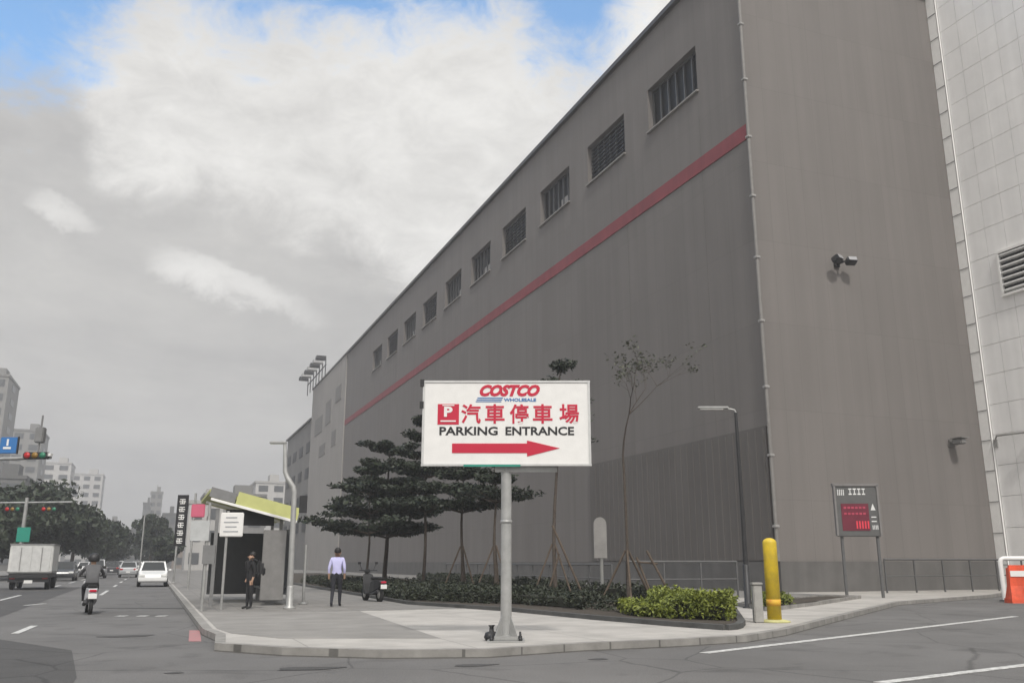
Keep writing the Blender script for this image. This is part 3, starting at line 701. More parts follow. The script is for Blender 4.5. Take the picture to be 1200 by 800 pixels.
def tier_tree(pos, label, h, z0, rad, tiers, n, seed, lm=L_DARK, group='layered street trees by the long wall', trunk_r=.09, stakes=0, lean=(0,0), leafsize=.10):
    rg = np.random.default_rng(seed); t = thing('layered_tree', label, 'tree', (pos[0], pos[1], KT+.08), 0, group)
    tr = MB(); top_ = Vector((lean[0], lean[1], h))
    path = [Vector((lean[0]*u**1.5+.05*math.sin(u*9+seed), lean[1]*u**1.5+.05*math.cos(u*7+seed), h*u)) for u in np.linspace(0, 1, 9)]
    tr.tube(path, [trunk_r*(1-.75*u) for u in np.linspace(0,1,9)], n=8)
    cents = []; sp = []
    for k in range(tiers):
        u = k/max(1, tiers-1); z = z0+(h-z0)*u
        rr = rad*(1-.72*u**1.3)*(.85+.3*rg.random()); nb = int(7-3*u)
        bpos = path[0].lerp(top_, z/h); bpos = Vector((lean[0]*(z/h)**1.5, lean[1]*(z/h)**1.5, z-.25))
        a0 = rg.random()*6.28
        for j in range(nb):
            a = a0+6.283*j/nb+rg.normal()*.25; r2 = rr*(.65+.45*rg.random())
            tip = bpos+Vector((math.cos(a)*r2, math.sin(a)*r2, .25+.12*r2*rg.random()))
            tr.tube([bpos, bpos.lerp(tip,.5)+Vector((0,0,.04)), tip], [.035*(1.4-u),.022,.010], n=5)
            for q in (.45,.7,.95):
                cp_ = bpos.lerp(tip, q); cents.append((cp_.x+rg.normal()*.12*r2, cp_.y+rg.normal()*.12*r2, cp_.z+.10+rg.normal()*.05)); s_ = .16*r2+.22
                sp.append((s_*1.25, s_*1.25, .16+.05*rg.random()))
    tr.build('trunk', M_BARK, t)
    leaves(cents, sp, n, leafsize, rg, 'crown', lm, t, flat=.55)
    if stakes:
        for j in range(stakes):
            a = 6.283*j/stakes+1.0
            MB().tube([(math.cos(a)*.85, math.sin(a)*.85, 0), (math.cos(a)*.06, math.sin(a)*.06, 1.9)], .035, n=6).build('stake', M_STAKE, t)
    return t
A = at_x
tier_tree(A(452,11.2), 'broad layered tree with the widest dark crown, leftmost by the wall', 7.0, 2.7, 4.0, 6, 22000, 11, leafsize=.10, trunk_r=.13)
tier_tree(A(431,9.6), 'thin trunked layered tree behind the walking pedestrian', 5.6, 2.8, 2.6, 4, 6000, 17, leafsize=.13, trunk_r=.07)
tier_tree(A(497,12.0), 'tall dark layered tree rising beside the left edge of the big sign', 7.9, 3.8, 2.5, 6, 14000, 12, leafsize=.095, stakes=0)
tier_tree(A(541,12.6), 'staked layered tree under the middle left of the big sign', 5.7, 3.6, 1.9, 4, 7000, 13, stakes=3)
tier_tree(A(580,13.2), 'staked layered tree right behind the pole of the big sign', 5.4, 3.9, 1.4, 3, 3000, 14, stakes=3)
tier_tree(A(649,14.3), 'slender layered tree hidden behind the right half of the big sign', 8.9, 5.8, 1.5, 5, 4200, 15, stakes=3, lean=(.45,.1), leafsize=.08)
# small sparse young tree
def sparse_tree(pos, label, h, seed):
    rg = random.Random(seed); t = thing('young_tree', label, 'tree', (pos[0], pos[1], KT+.08))
    mb = MB(); tips = []
    def grow(p, d, ln, r, lv):
        pts = [p]; q = p.copy(); dd = d.copy()
        for i in range(4):
            dd = (dd+Vector((rg.gauss(0,.09), rg.gauss(0,.09), .03))).normalized(); q = q+dd*ln/4; pts.append(q.copy())
        mb.tube(pts, [r*(1-.14*i) for i in range(5)], n=6)
        if lv <= 0: tips.append(tuple(pts[-1])); tips.append(tuple(pts[2])); return
        k = 3 if lv > 1 else 2
        for i in range(k):
            a = rg.random()*6.283; tilt = rg.uniform(.45,.9)
            nd_ = (dd*math.cos(tilt)+Vector((math.cos(a), math.sin(a), .1))*math.sin(tilt)).normalized()
            grow(pts[rg.choice((2,3,4))] if i else pts[-1], nd_, ln*rg.uniform(.55,.75), r*.5, lv-1)
    mb.tube([(0,0,0),(.03,.02,2),(0,.04,4.4)], [.06,.05,.042], n=8)
    grow(Vector((0,.04,4.3)), Vector((0,0,1)), 1.9, .04, 4)
    mb.build('trunk', M_BARK, t)
    leaves(tips, (.22,.22,.14), 700, .055, np.random.default_rng(seed), 'crown', L_SPARSE, t)
    for a in (0.2, 2.3, 4.4):
        MB().tube([(math.cos(a)*1.0, math.sin(a)*.8, 0), (math.cos(a)*.05, math.sin(a)*.05, 1.6)], .04, n=6).build('stake', M_STAKE, t)
sparse_tree(A(735,14.7), 'nearly bare young tree with wooden stakes right of the big sign', 9, 5)

# wooden props standing apart
def prop_frame(px, X, label):
    x, y = A(px, X); t = thing('timber_prop', label, 'tree prop', (x, y, KT+.1), FACE, 'timber props in the planting strip')
    MB().tube([(-.45,0,1.55),(.35,0,0)], .04, n=6).build('strut', M_STAKE, t); MB().tube([(-.75,.2,1.35),(-.25,.1,0)], .04, n=6).build('strut', M_STAKE, t)
    MB().tube([(-.7,.1,1.2),(-.1,.1,1.15)], .03, n=6).build('crossbar', M_STAKE, t)
prop_frame(775, 14.9, 'pair of slanting timber props behind the yellow green hedge')
x_, y_ = A(672, 14.2)
t = thing('timber_prop', 'long slanting timber prop below the right end of the big sign', 'tree prop', (x_, y_, KT+.1), FACE, 'timber props in the planting strip')
MB().tube([(-.75,0,2.5),(.35,0,0)], .045, n=6).build('strut', M_STAKE, t); MB().tube([(-.5,.3,1.5),(-.95,.3,0)], .04, n=6).build('strut', M_STAKE, t)

def hedge(label, poly, h, n, m, seed, size=.05, group=None, name='hedge', rough=.08):
    rg = np.random.default_rng(seed); cx = sum(p[0] for p in poly)/len(poly); cy = sum(p[1] for p in poly)/len(poly)
    t = thing(name, label, 'hedge', (cx, cy, KT+.08), 0, group); q = [(x-cx, y-cy) for x, y in poly]
    inner = [(x*.95, y*.95) for x, y in q]
    P = np.array(q); lo = P.min(0); hi = P.max(0); cs = []
    def inside(x, y):
        c_ = False; j = len(q)-1
        for i in range(len(q)):
            if (q[i][1] > y) != (q[j][1] > y) and x < (q[j][0]-q[i][0])*(y-q[i][1])/(q[j][1]-q[i][1])+q[i][0]: c_ = not c_
            j = i
        return c_
    while len(cs) < n//14:
        x, y = lo+(hi-lo)*rg.random(2)
        if inside(x, y):
            hh = h*(.86+.10*math.sin(x*2.3+seed)+.09*math.sin(y*3.1)+.12*math.sin(x*7+y*5))
            cs.append((x, y, hh*rg.random()**.75))
    MB().prism([(x*.86, y*.86) for x, y in q], 0, h*.55).build('stems', mat('twig_dark', (.02,.022,.012), .95), t)
    leaves(cs, (.13,.13,.09), n, size, rg, 'foliage', m, t, flat=.8)
    return t
HZ = KT+.1
h1, h2, h3 = at(740,719,HZ), at(790,722.5,HZ), at(857,725,HZ)
hedge('bright yellow green clipped hedge in the corner planter', [h2, h3, (h3[0]+.9,h3[1]+1.1), (h3[0]+1.2,h3[1]+3.0), (h2[0]+1.5,h2[1]+3.6), (h2[0]+.3,h2[1]+1.6)], .54, 22000, L_YG, 21, .045)
hedge('low yellow green ground hedge at the left foot of the taller one', [h1, h2, (h2[0]+.3,h2[1]+1.6), (h1[0]+.8,h1[1]+2.2)], .30, 9000, L_YG, 25, .045)
hedge('small yellow green shrub patch right of the yellow bollard', [(15.95,21.15),(18.1,22.8),(17.9,24.0),(16.8,23.1)], .34, 5000, L_YG, 22, .045)
ha, hb, hc = at(738,717,HZ), at(600,707,HZ), at(450,702,HZ)
hedge('long dark low hedge along the planter kerb under the trees', [(ha[0]+.05,ha[1]+.4),(ha[0]+1.0,ha[1]+2.6),(12.9,27.5),(12.4,38),(11.5,60),(9.0,60),(hc[0]+.4,hc[1]),(hb[0]+.3,hb[1])], .42, 55000, L_HEDGE, 23, .055)
hedge('second dark hedge at the foot of the store wall', [(15.2,27.0),(16.2,27.0),(16.3,34),(18.2,60),(16.6,60),(14.9,34)], .55, 18000, L_HEDGE, 24, .07)

def bushy_tree(pos, label, h, rx, rz, n, seed, lm, group, z0=None, name='broad_tree', trunk_r=.25, size=.22):
    rg = np.random.default_rng(seed); t = thing(name, label, 'tree', (pos[0], pos[1], 0), 0, group)
    zc = h-rz; mb = MB(); mb.tube([(0,0,0),(.1,0,zc*.5),(.0,.1,zc)], [trunk_r, trunk_r*.8, trunk_r*.5], n=8)
    cs = []; sp = []
    for k in range(26):
        d = rg.normal(size=3); d /= np.linalg.norm(d); r = rg.random()**.4
        c_ = (d[0]*rx*.78*r, d[1]*rx*.78*r, zc+d[2]*rz*.75*r); cs.append(c_); s_ = rx*(.24+.16*rg.random()); sp.append((s_, s_, s_*.7))
        if k % 3 == 0: mb.tube([(0,.05,zc*.75), (c_[0]*.5,c_[1]*.5,(zc*.75+c_[2])/2), c_], [trunk_r*.35, trunk_r*.2, .04], n=5)
    mb.build('trunk', M_BARK, t); leaves(cs, sp, n, size, rg, 'crown', lm, t, flat=1); return t
lbl = ['dense broad tree at the far left edge behind the road sign', 'tall broad tree behind the white box truck', 'round dark tree right of the white box truck', 'lower dark tree over the distant left kerb', 'small tree at the right end of the left tree row','low far tree where the left row meets the skyline']
for i, (px, Y, top_y, rx) in enumerate([(-12,85,575,5.5),(25,92,557,6.5),(62,105,572,6.0),(88,125,590,6.0),(112,150,612,5.5),(132,200,630,5)]):
    x, y = at_y(px, Y, top_y+30); h = zat(px, top_y, (x, y))
    bushy_tree((x, y), lbl[i], h, rx, h*.38, 9000, 40+i, L_MID, 'trees along the left side of the road', size=.30)
for i, (px, Y, top_y, rx, lb) in enumerate([(178,150,598,3.2,'narrow dark roadside tree right of the far cars'),(192,130,622,2.4,'short dark roadside tree just left of the banner signs'),(170,190,625,3.0,'far dark tree over the middle of the road end')]):
    x, y = at_y(px, Y, top_y+30); h = zat(px, top_y, (x, y))
    bushy_tree((x, y), lb, h, rx, h*.42, 5000, 60+i, L_MID, 'distant roadside trees', size=.28)

# ---------------------------------------------------------------- bus shelter
bs = thing('bus_shelter', 'bus shelter with a slanting yellow green roof on the footpath', 'bus shelter', (1.62, 29.2, KT))
bs.scale = (.93, 1, .97)
# roof slopes down away from the road, local x 0..2.75, y 0..5.5
def roofpt(x, z): return (x, 3.42-.27*x+z)
mb = MB()
for y0, y1 in ((0, 5.6),):
    vs = []
    for (x, z) in ((-.15,0),(2.75,0),(2.75,.10),(-.15,.10)):
        vs += [(x, y0, 3.5-.24*(x+.15)+z), (x, y1, 3.5-.24*(x+.15)+z)]
    mb.add(vs, [(0,2,3,1),(4,6,7,5)[::-1],(0,1,7,6),(2,4,5,3),(0,6,4,2),(1,3,5,7)])
fixnormals(mb.build('roof', M_YG, bs))
mb = MB(); rz_ = math.atan(.24)
mb.box((1.75,-.03,3.5-.24*1.9+.05), (2.1,.06,.40), M=Matrix.Rotation(rz_,3,'Y')); MB().box((.27,-.03,3.5-.24*.42+.02), (.84,.06,.30), M=Matrix.Rotation(rz_,3,'Y')).build('fascia', M_SHG, bs)
mb.build('fascia', M_YG, bs)
for y_, dz_ in ((-.06,-.20),(2.8,-.12)): MB().box((1.3,y_,3.5-.24*1.45+dz_), (2.9,.06,.08), M=Matrix.Rotation(rz_,3,'Y')).build('beam', M_TRIMW, bs)
for x, y in ((.15,.15),(.15,5.3),(2.6,.15),(2.6,2.8),(2.6,5.3)): MB().box((x,y,1.5), (.11,.11,3.0)).build('post', M_SHG, bs)
MB().box((2.62,2.75,1.35), (.05,5.0,2.1)).build('back_panel', M_SHGLASS, bs)
MB().box((2.05,.1,1.25), (.75,.10,2.2), bev=.02).build('advert_panel', mat('advert_grey', (.20,.195,.19), .5), bs)
MB().box((2.2,2.9,.48), (.45,3.6,.06)).box((2.2,1.4,.23), (.35,.08,.46)).box((2.2,4.4,.23), (.35,.08,.46)).build('bench', M_SHG, bs)
MB().box((1.4,5.35,1.3), (2.2,.05,2.2)).build('end_panel', mat('end_panel_dark', (.05,.052,.055), .4), bs)
MB().box((1.25,.6,2.75), (1.6,.06,.5)).build('route_panel', M_DARKM, bs)

def pole_sign(label, px, base_y, zs, w_, m, group='stop signs by the bus shelter', z0=None, extra=None, postw=.04):
    c = at(px, base_y+3, KT); t = thing('stop_sign_post', label, 'bus stop sign', (c[0], c[1], KT), FACE, group)
    MB().tube([(0,0,0),(0,0,zs[1]+.05)], postw, n=8).build('post', M_POLE, t)
    MB().box((w_[0], -.05, (zs[0]+zs[1])/2), (w_[1], .05, zs[1]-zs[0]), bev=.02).build('panel', m, t)
    if extra: extra(t)
    return t
c = at(259, 711, KT)
def ex1(t):
    mb = MB()
    for i in range(4): mb.box((.13, -.08, 2.15+i*.13), (.42-.1*(i % 2), .008, .03))
    mb.build('printed_line', mat('print_grey', (.35,.36,.38), .6), t)
pole_sign('white square bus stop panel on a thin post before the shelter', 259, 711, (2.0,2.68), (.14,.66), M_WHITE, extra=ex1)
def ex2(t):
    MB().box((-.20,-.05,2.14),(.52,.05,.55)).build('panel', mat('panel_pale', (.45,.46,.46), .6), t)
    MB().box((.10,-.05,1.5),(.34,.06,.5)).build('panel', M_SHG, t)
pole_sign('pink and pale grey stop sign on the leftmost shelter post', 236, 713, (2.50,2.86), (-.30,.38), M_PINK, extra=ex2)
def ban(px, base, lab, x):
    c = at(px, base, KT); t = thing('banner_sign', lab, 'banner sign', (c[0], c[1], KT), FACE, 'vertical banner signs')
    s = math.hypot(*c)/1072
    MB().tube([(0,0,0),(0,0,(base-586)*s)], .06, n=8).build('post', M_POLE, t)
    p = MB().box((x*s,-.08,(base-616)*s), (12*s,.08,56*s)).build('panel', M_BLK, t)
    for k in range(6):
        mb = MB()
        z = (base-595-k*8.6)*s
        for (dx, dz, w_, h_) in ((0,2,6,1),(0,-.4,7,1),(0,-2.6,5.4,1),(0,-.2,1.1,5.2),(-2.4,-1,.9,3.5)): mb.box(((x+dx*(1 if k % 2 else -1))*s, -.13, z+dz*s), (w_*s,.01,h_*s))
        mb.build('character', M_WHITE, p)
ban(220, 690, 'tall black vertical banner sign with white characters near the shelter', -13)
def thinpole(px, base, topy, lab, r=.05, nm='pole'):
    c = at(px, base, KT); s = math.hypot(*c)/1072; t = thing('signal_pole', lab, 'pole', (c[0], c[1], KT), FACE, 'thin grey poles by the road')
    MB().tube([(0,0,0),(0,0,(base-topy)*s)], r, n=8).build('shaft', M_POLE, t); MB().lathe((0,0,0),[(.14,0),(.14,.05),(r,.08)],n=8).build('foot', M_POLE, t); return t
thinpole(203, 683, 608, 'thin grey pole left of the black banner sign', .07)
thinpole(355, 708, 642, 'short pale post between the shelter and the pedestrian', .045)
thinpole(163, 672, 610, 'far thin grey pole over the distant cars', .09)
# lamp post right of the shelter with a bend at the top
c = at(339, 713, KT); t = thing('street_lamp', 'pale grey kinked lamp post at the right end of the shelter', 'street lamp', (c[0], c[1], KT), FACE)
MB().tube([(0,0,0),(-.05,0,3.3),(-.09,0,3.45),(-.28,0,3.72),(-.36,0,3.9),(-.42,0,4.75)], [.085,.08,.08,.075,.07,.05], n=12).build('pole', M_POLE, t)
MB().lathe((0,0,0),[(.18,0),(.18,.04),(.1,.1),(.1,.6),(.085,.64)],n=14).build('base', M_POLE, t)
MB().box((-.62,0,4.76),(.5,.16,.07),bev=.02).build('lamp_head', M_POLE, t)
MB().box((.22,.05,2.95),(.22,.05,.5)).build('panel', M_DARKM, t)

# ---------------------------------------------------------------- people
def skin_body(parent, J, E, mats, facemat, name='body'):
    """J: joints name->(x,y,z,r); E: edges"""
    me = bpy.data.meshes.new(name); names = list(J); idx = {n: i for i, n in enumerate(names)}
    me.from_pydata([J[n][:3] for n in names], [(idx[a], idx[b]) for a, b in E], [])
    o = bpy.data.objects.new(name, me); col.objects.link(o)
    md = o.modifiers.new('skin', 'SKIN'); ss = o.modifiers.new('sub', 'SUBSURF'); ss.levels = 2; ss.render_levels = 2
    for i, n in enumerate(names):
        sv = me.skin_vertices[0].data[i]; r = J[n][3]; sv.radius = (r, r) if not isinstance(r, tuple) else r; sv.use_root = (n == 'pelvis')
    bpy.context.view_layer.update(); dg = bpy.context.evaluated_depsgraph_get()
    m2 = bpy.data.meshes.new_from_object(o.evaluated_get(dg)); bpy.data.objects.remove(o)
    m2.materials.clear()
    for m in mats: m2.materials.append(m)
    for p in m2.polygons: p.use_smooth = True; p.material_index = facemat(p.center)
    o = bpy.data.objects.new(name, m2); col.objects.link(o); o.parent = parent; return o
def person(label, pos, rz, shirt, pants, pose='walk', h=1.7, group=None, bag=False, sit=0):
    t = thing('person', label, 'person', pos, rz, group); k = h/1.7
    st_ = .22 if pose == 'walk' else .04
    J = dict(pelvis=(0,0,.92,.125), belly=(0,0,1.06,.125), chest=(0,.01,1.26,.15), neck=(0,0,1.42,.06), head=(0,-.02,1.53,.085), crown=(0,0,1.61,.085),
        shl=(-.17,0,1.37,.065), ell=(-.23,.05,1.10,.045), wrl=(-.22,-.06,.87,.032), hal=(-.22,-.09,.79,.03),
        shr=(.17,0,1.37,.065), elr=(.23,.06,1.10,.045), wrr=(.23,.0,.86,.032), har=(.23,-.02,.78,.03),
        hipl=(-.09,0,.86,.105), knl=(-.10,-.10*st_/.22,.48,.065), anl=(-.10,-st_*.6,.08,.042), tol=(-.11,-st_*.6-.16,.035,.035),
        hipr=(.09,0,.86,.105), knr=(.10,.02,.48,.065), anr=(.10,st_,.10 if pose == 'walk' else .08,.042), tor=(.11,st_-.15,.035,.035))
    if pose == 'ride':
        J.update(pelvis=(0,.12,.80,.14), belly=(0,.10,.95,.14), chest=(0,.02,1.16,.155), neck=(0,-.05,1.32,.06), head=(0,-.08,1.43,.085), crown=(0,-.06,1.51,.085),
            shl=(-.18,-.02,1.27,.065), ell=(-.30,-.22,1.08,.045), wrl=(-.29,-.48,1.04,.032), hal=(-.29,-.55,1.04,.03),
            shr=(.18,-.02,1.27,.065), elr=(.30,-.22,1.08,.045), wrr=(.29,-.48,1.04,.032), har=(.29,-.55,1.04,.03),
            hipl=(-.10,.08,.78,.105), knl=(-.17,-.34,.72,.07), anl=(-.15,-.36,.36,.042), tol=(-.15,-.50,.31,.035),
            hipr=(.10,.08,.78,.105), knr=(.17,-.34,.72,.07), anr=(.15,-.36,.36,.042), tor=(.15,-.50,.31,.035))
    J = {n: (v[0]*k, v[1]*k, v[2]*k, v[3]*k) for n, v in J.items()}
    E_ = [('pelvis','belly'),('belly','chest'),('chest','neck'),('neck','head'),('head','crown'),('chest','shl'),('shl','ell'),('ell','wrl'),('wrl','hal'),('chest','shr'),('shr','elr'),('elr','wrr'),('wrr','har'),
        ('pelvis','hipl'),('hipl','knl'),('knl','anl'),('anl','tol'),('pelvis','hipr'),('hipr','knr'),('knr','anr'),('anr','tor')]
    hz = J['neck'][2]+.02; shz = J['ell'][2]-.02; wz = J['pelvis'][2]+.04*k; fz = J['tol'][2]+.04
    hy = [J['hal'], J['har']]
    def fm(c_):
        if c_.z > hz: return 0
        if min((Vector(c_)-Vector(q[:3])).length for q in hy) < .09: return 0
        if c_.z < fz: return 3
        if pose == 'ride': return 1 if (c_.z > .84 and abs(c_.y-.05) < .3) or (c_.z > .95) else 2
        return 1 if c_.z > wz or (abs(c_.x) > .17*k and c_.z > shz-.0) else (0 if abs(c_.x) > .175*k and c_.z > .7*k else 2)
    skin_body(t, J, E_, [M_SKIN, shirt, pants, M_RUB], fm)
    c_ = J['crown']; hd_ = J['head']
    if pose == 'ride':
        hm = MB(); prof = [(.155*math.cos(a), .165*math.sin(a)) for a in np.linspace(-.55, 1.5, 9)]
        hm.lathe((c_[0], c_[1]+.0, c_[2]-.01), prof, n=18).build('helmet', M_DARKM, t)
    else:
        hm = MB(); prof = [(.101*k*math.cos(a), .115*k*math.sin(a)) for a in np.linspace(-.25, 1.5, 8)]
        o = hm.lathe((0,0,0), prof, n=16).build('hair', M_HAIR, t); o.location = (c_[0], c_[1]+.025, c_[2]-.005); o.rotation_euler = (-.35,0,0)
    # nose and ears
    MB().box((hd_[0], hd_[1]-.095*k, hd_[2]+.02), (.025*k,.03*k,.045*k), bev=.008).box((-.09*k, hd_[1]+.01, hd_[2]+.03), (.02,.04,.06)).box((.09*k, hd_[1]+.01, hd_[2]+.03), (.02,.04,.06)).build('face_feature', M_SKIN, t)
    return t
M_LILAC = mat('lilac_shirt', (.50,.49,.74), .8, var=.05); M_NAVY = mat('navy_trousers', (.02,.021,.028), .8)
M_BLACKC = mat('black_cloth', (.016,.016,.018), .85); M_GREYC = mat('grey_cloth', (.11,.11,.115), .85)
c = at(393, 710.5, KT); person('pedestrian in a lilac shirt and dark trousers walking on the footpath', (c[0], c[1], KT), math.pi-.3, M_LILAC, M_NAVY, 'walk', 1.72)
c = at(291, 713.5, KT); person('person in black clothes standing at the front of the bus shelter', (c[0], c[1], KT), -1.4, M_BLACKC, M_BLACKC, 'stand', 1.58)

bp = thing('backpack', 'black backpack on the back of the person at the bus shelter', 'backpack', (c[0], c[1], KT), -1.4)
MB().box((0,.24,1.12), (.30,.20,.44), bev=.07).build('bag_body', M_DARKM, bp); MB().box((0,.36,1.04), (.22,.07,.22), bev=.03).build('front_pocket', M_BLACKC, bp)
for s_ in (-.11,.11): MB().tube([(s_,.16,1.32),(s_,.02,1.395),(s_,-.13,1.30),(s_,-.12,1.1),(s_,.1,.95)], .018, n=6).build('strap', M_DARKM, bp)
# ---------------------------------------------------------------- scooters
def scooter(label, pos, rz, body_m, group='motor scooters'):
    t = thing('motor_scooter', label, 'scooter', pos, rz, group)   # front at -Y
    for y in (-.66, .58):
        wl = MB().lathe((-.05,y,.23), [(.23,0),(.235,.02),(.235,.08),(.23,.10)], n=20, axis='X').build('wheel', M_RUB, t)
        MB().lathe((-.055,y,.23), [(.12,0),(.13,.01),(.13,.10),(.12,.11)], n=14, axis='X').build('rim', M_POLE, wl)
    mb = MB()
    def sec(y, w0, z0, z1, w1): return [(-w0,y,z0),(w0,y,z0),(w1,y,z1),(-w1,y,z1)]
    S_ = [sec(.85,.05,.55,.62,.05), sec(.72,.12,.45,.70,.12), sec(.40,.17,.34,.72,.15), sec(.05,.17,.28,.66,.14), sec(-.08,.16,.24,.32,.15), sec(-.36,.16,.22,.30,.15), sec(-.44,.18,.24,.62,.2), sec(-.52,.18,.35,.88,.2), sec(-.62,.07,.6,.94,.08)]
    vs = sum(S_, []); fs = [(3,2,1,0), tuple(len(vs)-4+i for i in range(4))]
    for i in range(len(S_)-1):
        for j in range(4): a = 4*i+j; b = 4*i+(j+1) % 4; fs.append((a,b,b+4,a+4))
    o = fixnormals(mb.add(vs, fs).build('body', body_m, t)); bv = o.modifiers.new('b','BEVEL'); bv.width = .025; bv.segments = 2
    MB().box((0,.32,.75), (.27,.72,.09), bev=.035).build('seat', M_RUB, t)
    MB().tube([(0,-.62,.9),(0,-.56,1.0)], .035).tube([(-.33,-.5,1.03),(-.1,-.58,1.02),(.1,-.58,1.02),(.33,-.5,1.03)], .018).box((0,-.60,1.0),(.2,.14,.12),bev=.03).build('handlebar', M_DARKM, t)
    for s in (-1, 1): MB().tube([(s*.22,-.55,1.04),(s*.3,-.56,1.24)], .01).box((s*.32,-.56,1.27), (.12,.02,.08), bev=.01).build('mirror', M_DARKM, t)
    MB().tube([(0,-.6,.85),(0,-.68,.25)], .03).box((0,-.66,.46), (.13,.36,.04), bev=.015).build('fork', M_DARKM, t)
    MB().box((0,.885,.50), (.22,.015,.14)).build('number_plate', M_WHITE, t)
    MB().box((0,.86,.64), (.2,.05,.07), bev=.02).build('tail_light', M_RED, t)
    MB().tube([(.16,.1,.25),(.17,.45,.27),(.17,.8,.36)], [.035,.05,.05], n=10).build('exhaust', M_DARKM, t)
    return t
c = at(105, 717); sx_, sy_ = c
sc1 = scooter('white tailed scooter being ridden away on the road left of the shelter', (sx_, sy_-.6, 0), math.pi+.12, mat('scooter_grey', (.45,.45,.46), .3, coat=.5))
person('helmeted rider in dark clothes seated on the scooter on the road', (sx_, sy_-.6, 0), math.pi+.12, M_GREYC, M_BLACKC, 'ride', 1.72)
c = at(437, 704, KT); scooter('dark scooter parked behind the walking pedestrian', (c[0], c[1], KT), math.pi-HEAD+.55, M_DARKM)

# ---------------------------------------------------------------- vehicles
M_CARW = mat('car_white', (.78,.78,.77), .25, coat=.6, var=.02); M_CARS = mat('car_silver', (.42,.43,.44), .3, metal=.5, coat=.5, var=.03); M_CARD = mat('car_dark', (.03,.032,.036), .25, coat=.6)
M_TL = mat('tail_lamp', (.45,.01,.012), .3); M_HL = mat('head_lamp', (.8,.8,.78), .1); M_CGL = mat('car_glass', (.015,.018,.02), .08)
def car(label, pos, rz, m, group='cars on the road', L_=4.4, W_=1.75, Hh=1.48, van=False, name='car'):
    """front toward -Y"""
    t = thing(name, label, 'car', pos, rz, group); h2 = L_/2; w2 = W_/2
    prof = [(-h2,.35,.55),(-h2+.08,.28,.72),(-h2+.95,.26,.92),(h2-.55,.26,.98),(h2-.06,.28,.92),(h2,.35,.6)]
    mb = MB(); vs = []
    for y, z0, z1 in prof:
        e = w2*(1 if abs(y) < h2-.5 else .93)
        vs += [(-e*.96,y,z0),(e*.96,y,z0),(e,y,(z0+z1)/2),(e*.93,y,z1),(-e*.93,y,z1),(-e,y,(z0+z1)/2)]
    fs = [(5,4,3,2,1,0), tuple(len(vs)-6+i for i in range(6))]
    for i in range(len(prof)-1):
        for j in range(6): a = 6*i+j; b = 6*i+(j+1) % 6; fs.append((a,b,b+6,a+6))
    o = fixnormals(mb.add(vs, fs).build('body', m, t)); bv = o.modifiers.new('b','BEVEL'); bv.width = .05; bv.segments = 2; bv.angle_limit = R(25)
    yb0, yt0, yt1, yb1 = (-h2+.95, -h2+1.65, h2-1.05, h2-.45) if not van else (-h2+.5, -h2+1.1, h2-.3, h2-.1)
    mb = MB(); b_ = w2*.90; tt = w2*.74
    vs = [(-b_,yb0,.90),(b_,yb0,.90),(b_,yb1,.95),(-b_,yb1,.95),(-tt,yt0,Hh),(tt,yt0,Hh),(tt,yt1,Hh-.02),(-tt,yt1,Hh-.02)]
    o = mb.add(vs, [(3,2,1,0),(4,5,6,7),(0,1,5,4),(1,2,6,5),(2,3,7,6),(3,0,4,7)]).build('cabin', m, t)
    def pane(a, b, c_, d, nm):
        P = [Vector(vs[i]) for i in (a,b,c_,d)]; cen = sum(P, Vector())/4; nrm = (P[1]-P[0]).cross(P[3]-P[0]).normalized()
        q = [cen+(p-cen)*.86 for p in P]; bt = MB().add([p+nrm*.012 for p in q]+[p-nrm*.01 for p in q], [(0,1,2,3),(7,6,5,4),(0,4,5,1),(1,5,6,2),(2,6,7,3),(3,7,4,0)])
        bt.build(nm, M_CGL, t)
    pane(0,1,5,4,'windscreen'); pane(2,3,7,6,'rear_window'); pane(1,2,6,5,'side_window'); pane(3,0,4,7,'side_window')
    for x in (-w2+.02, w2-.20):
        for y in (-h2+.78, h2-.82):
            wl = MB().lathe((x,y,.32), [(.29,0),(.32,.03),(.32,.15),(.29,.18)], n=20, axis='X').build('wheel', M_RUB, t)
            MB().lathe((x-.01,y,.32), [(.18,0),(.19,.01),(.19,.19),(.18,.20)], n=12, axis='X').build('rim', M_POLE, wl)
    for s in (-1, 1):
        MB().box((s*(w2-.27),-h2+.03,.66), (.36,.12,.15), bev=.03).build('headlight', M_HL, t)
        MB().box((s*(w2-.25),h2-.03,.78), (.30,.10,.16), bev=.03).build('tail_light', M_TL, t)
        MB().box((s*(w2+.07),yb0+.25,.98), (.16,.12,.12), bev=.03).build('mirror', m, t)
    MB().box((0,h2-.02,.52), (.36,.06,.13)).build('number_plate', M_WHITE, t)
    return t
def cpx(px, by): c = at(px, by); return (c[0], c[1], 0)
car('white car driving nearest ahead in the right lane', cpx(178,686.5), 0, M_CARW)
cars = [((150,676), M_CARS, 'silver car ahead and left of the white car'), ((131,673), M_CARD, 'dark car in the middle lanes far ahead'), ((112,677), M_CARS, 'silver car coming between the truck and the far cars'),
        ((75,680), M_CARD, 'dark car right beside the white box truck'), ((160,669.5), M_CARW, 'farthest white car before the crossing trees'), ((139,668.6), M_CARW, 'small far white car at the road end'), ((98,671), M_CARW, 'white car under the dark left trees')]
for i, (p_, m_, lb) in enumerate(cars): car(lb, cpx(*p_), math.pi if i not in (2, 3, 6) else 0, m_, Hh=1.5+.1*(i % 3))
# box truck
tx = cpx(33, 690.5)
tr = thing('box_truck', 'white box truck seen from behind at the far left', 'truck', tx, math.pi)
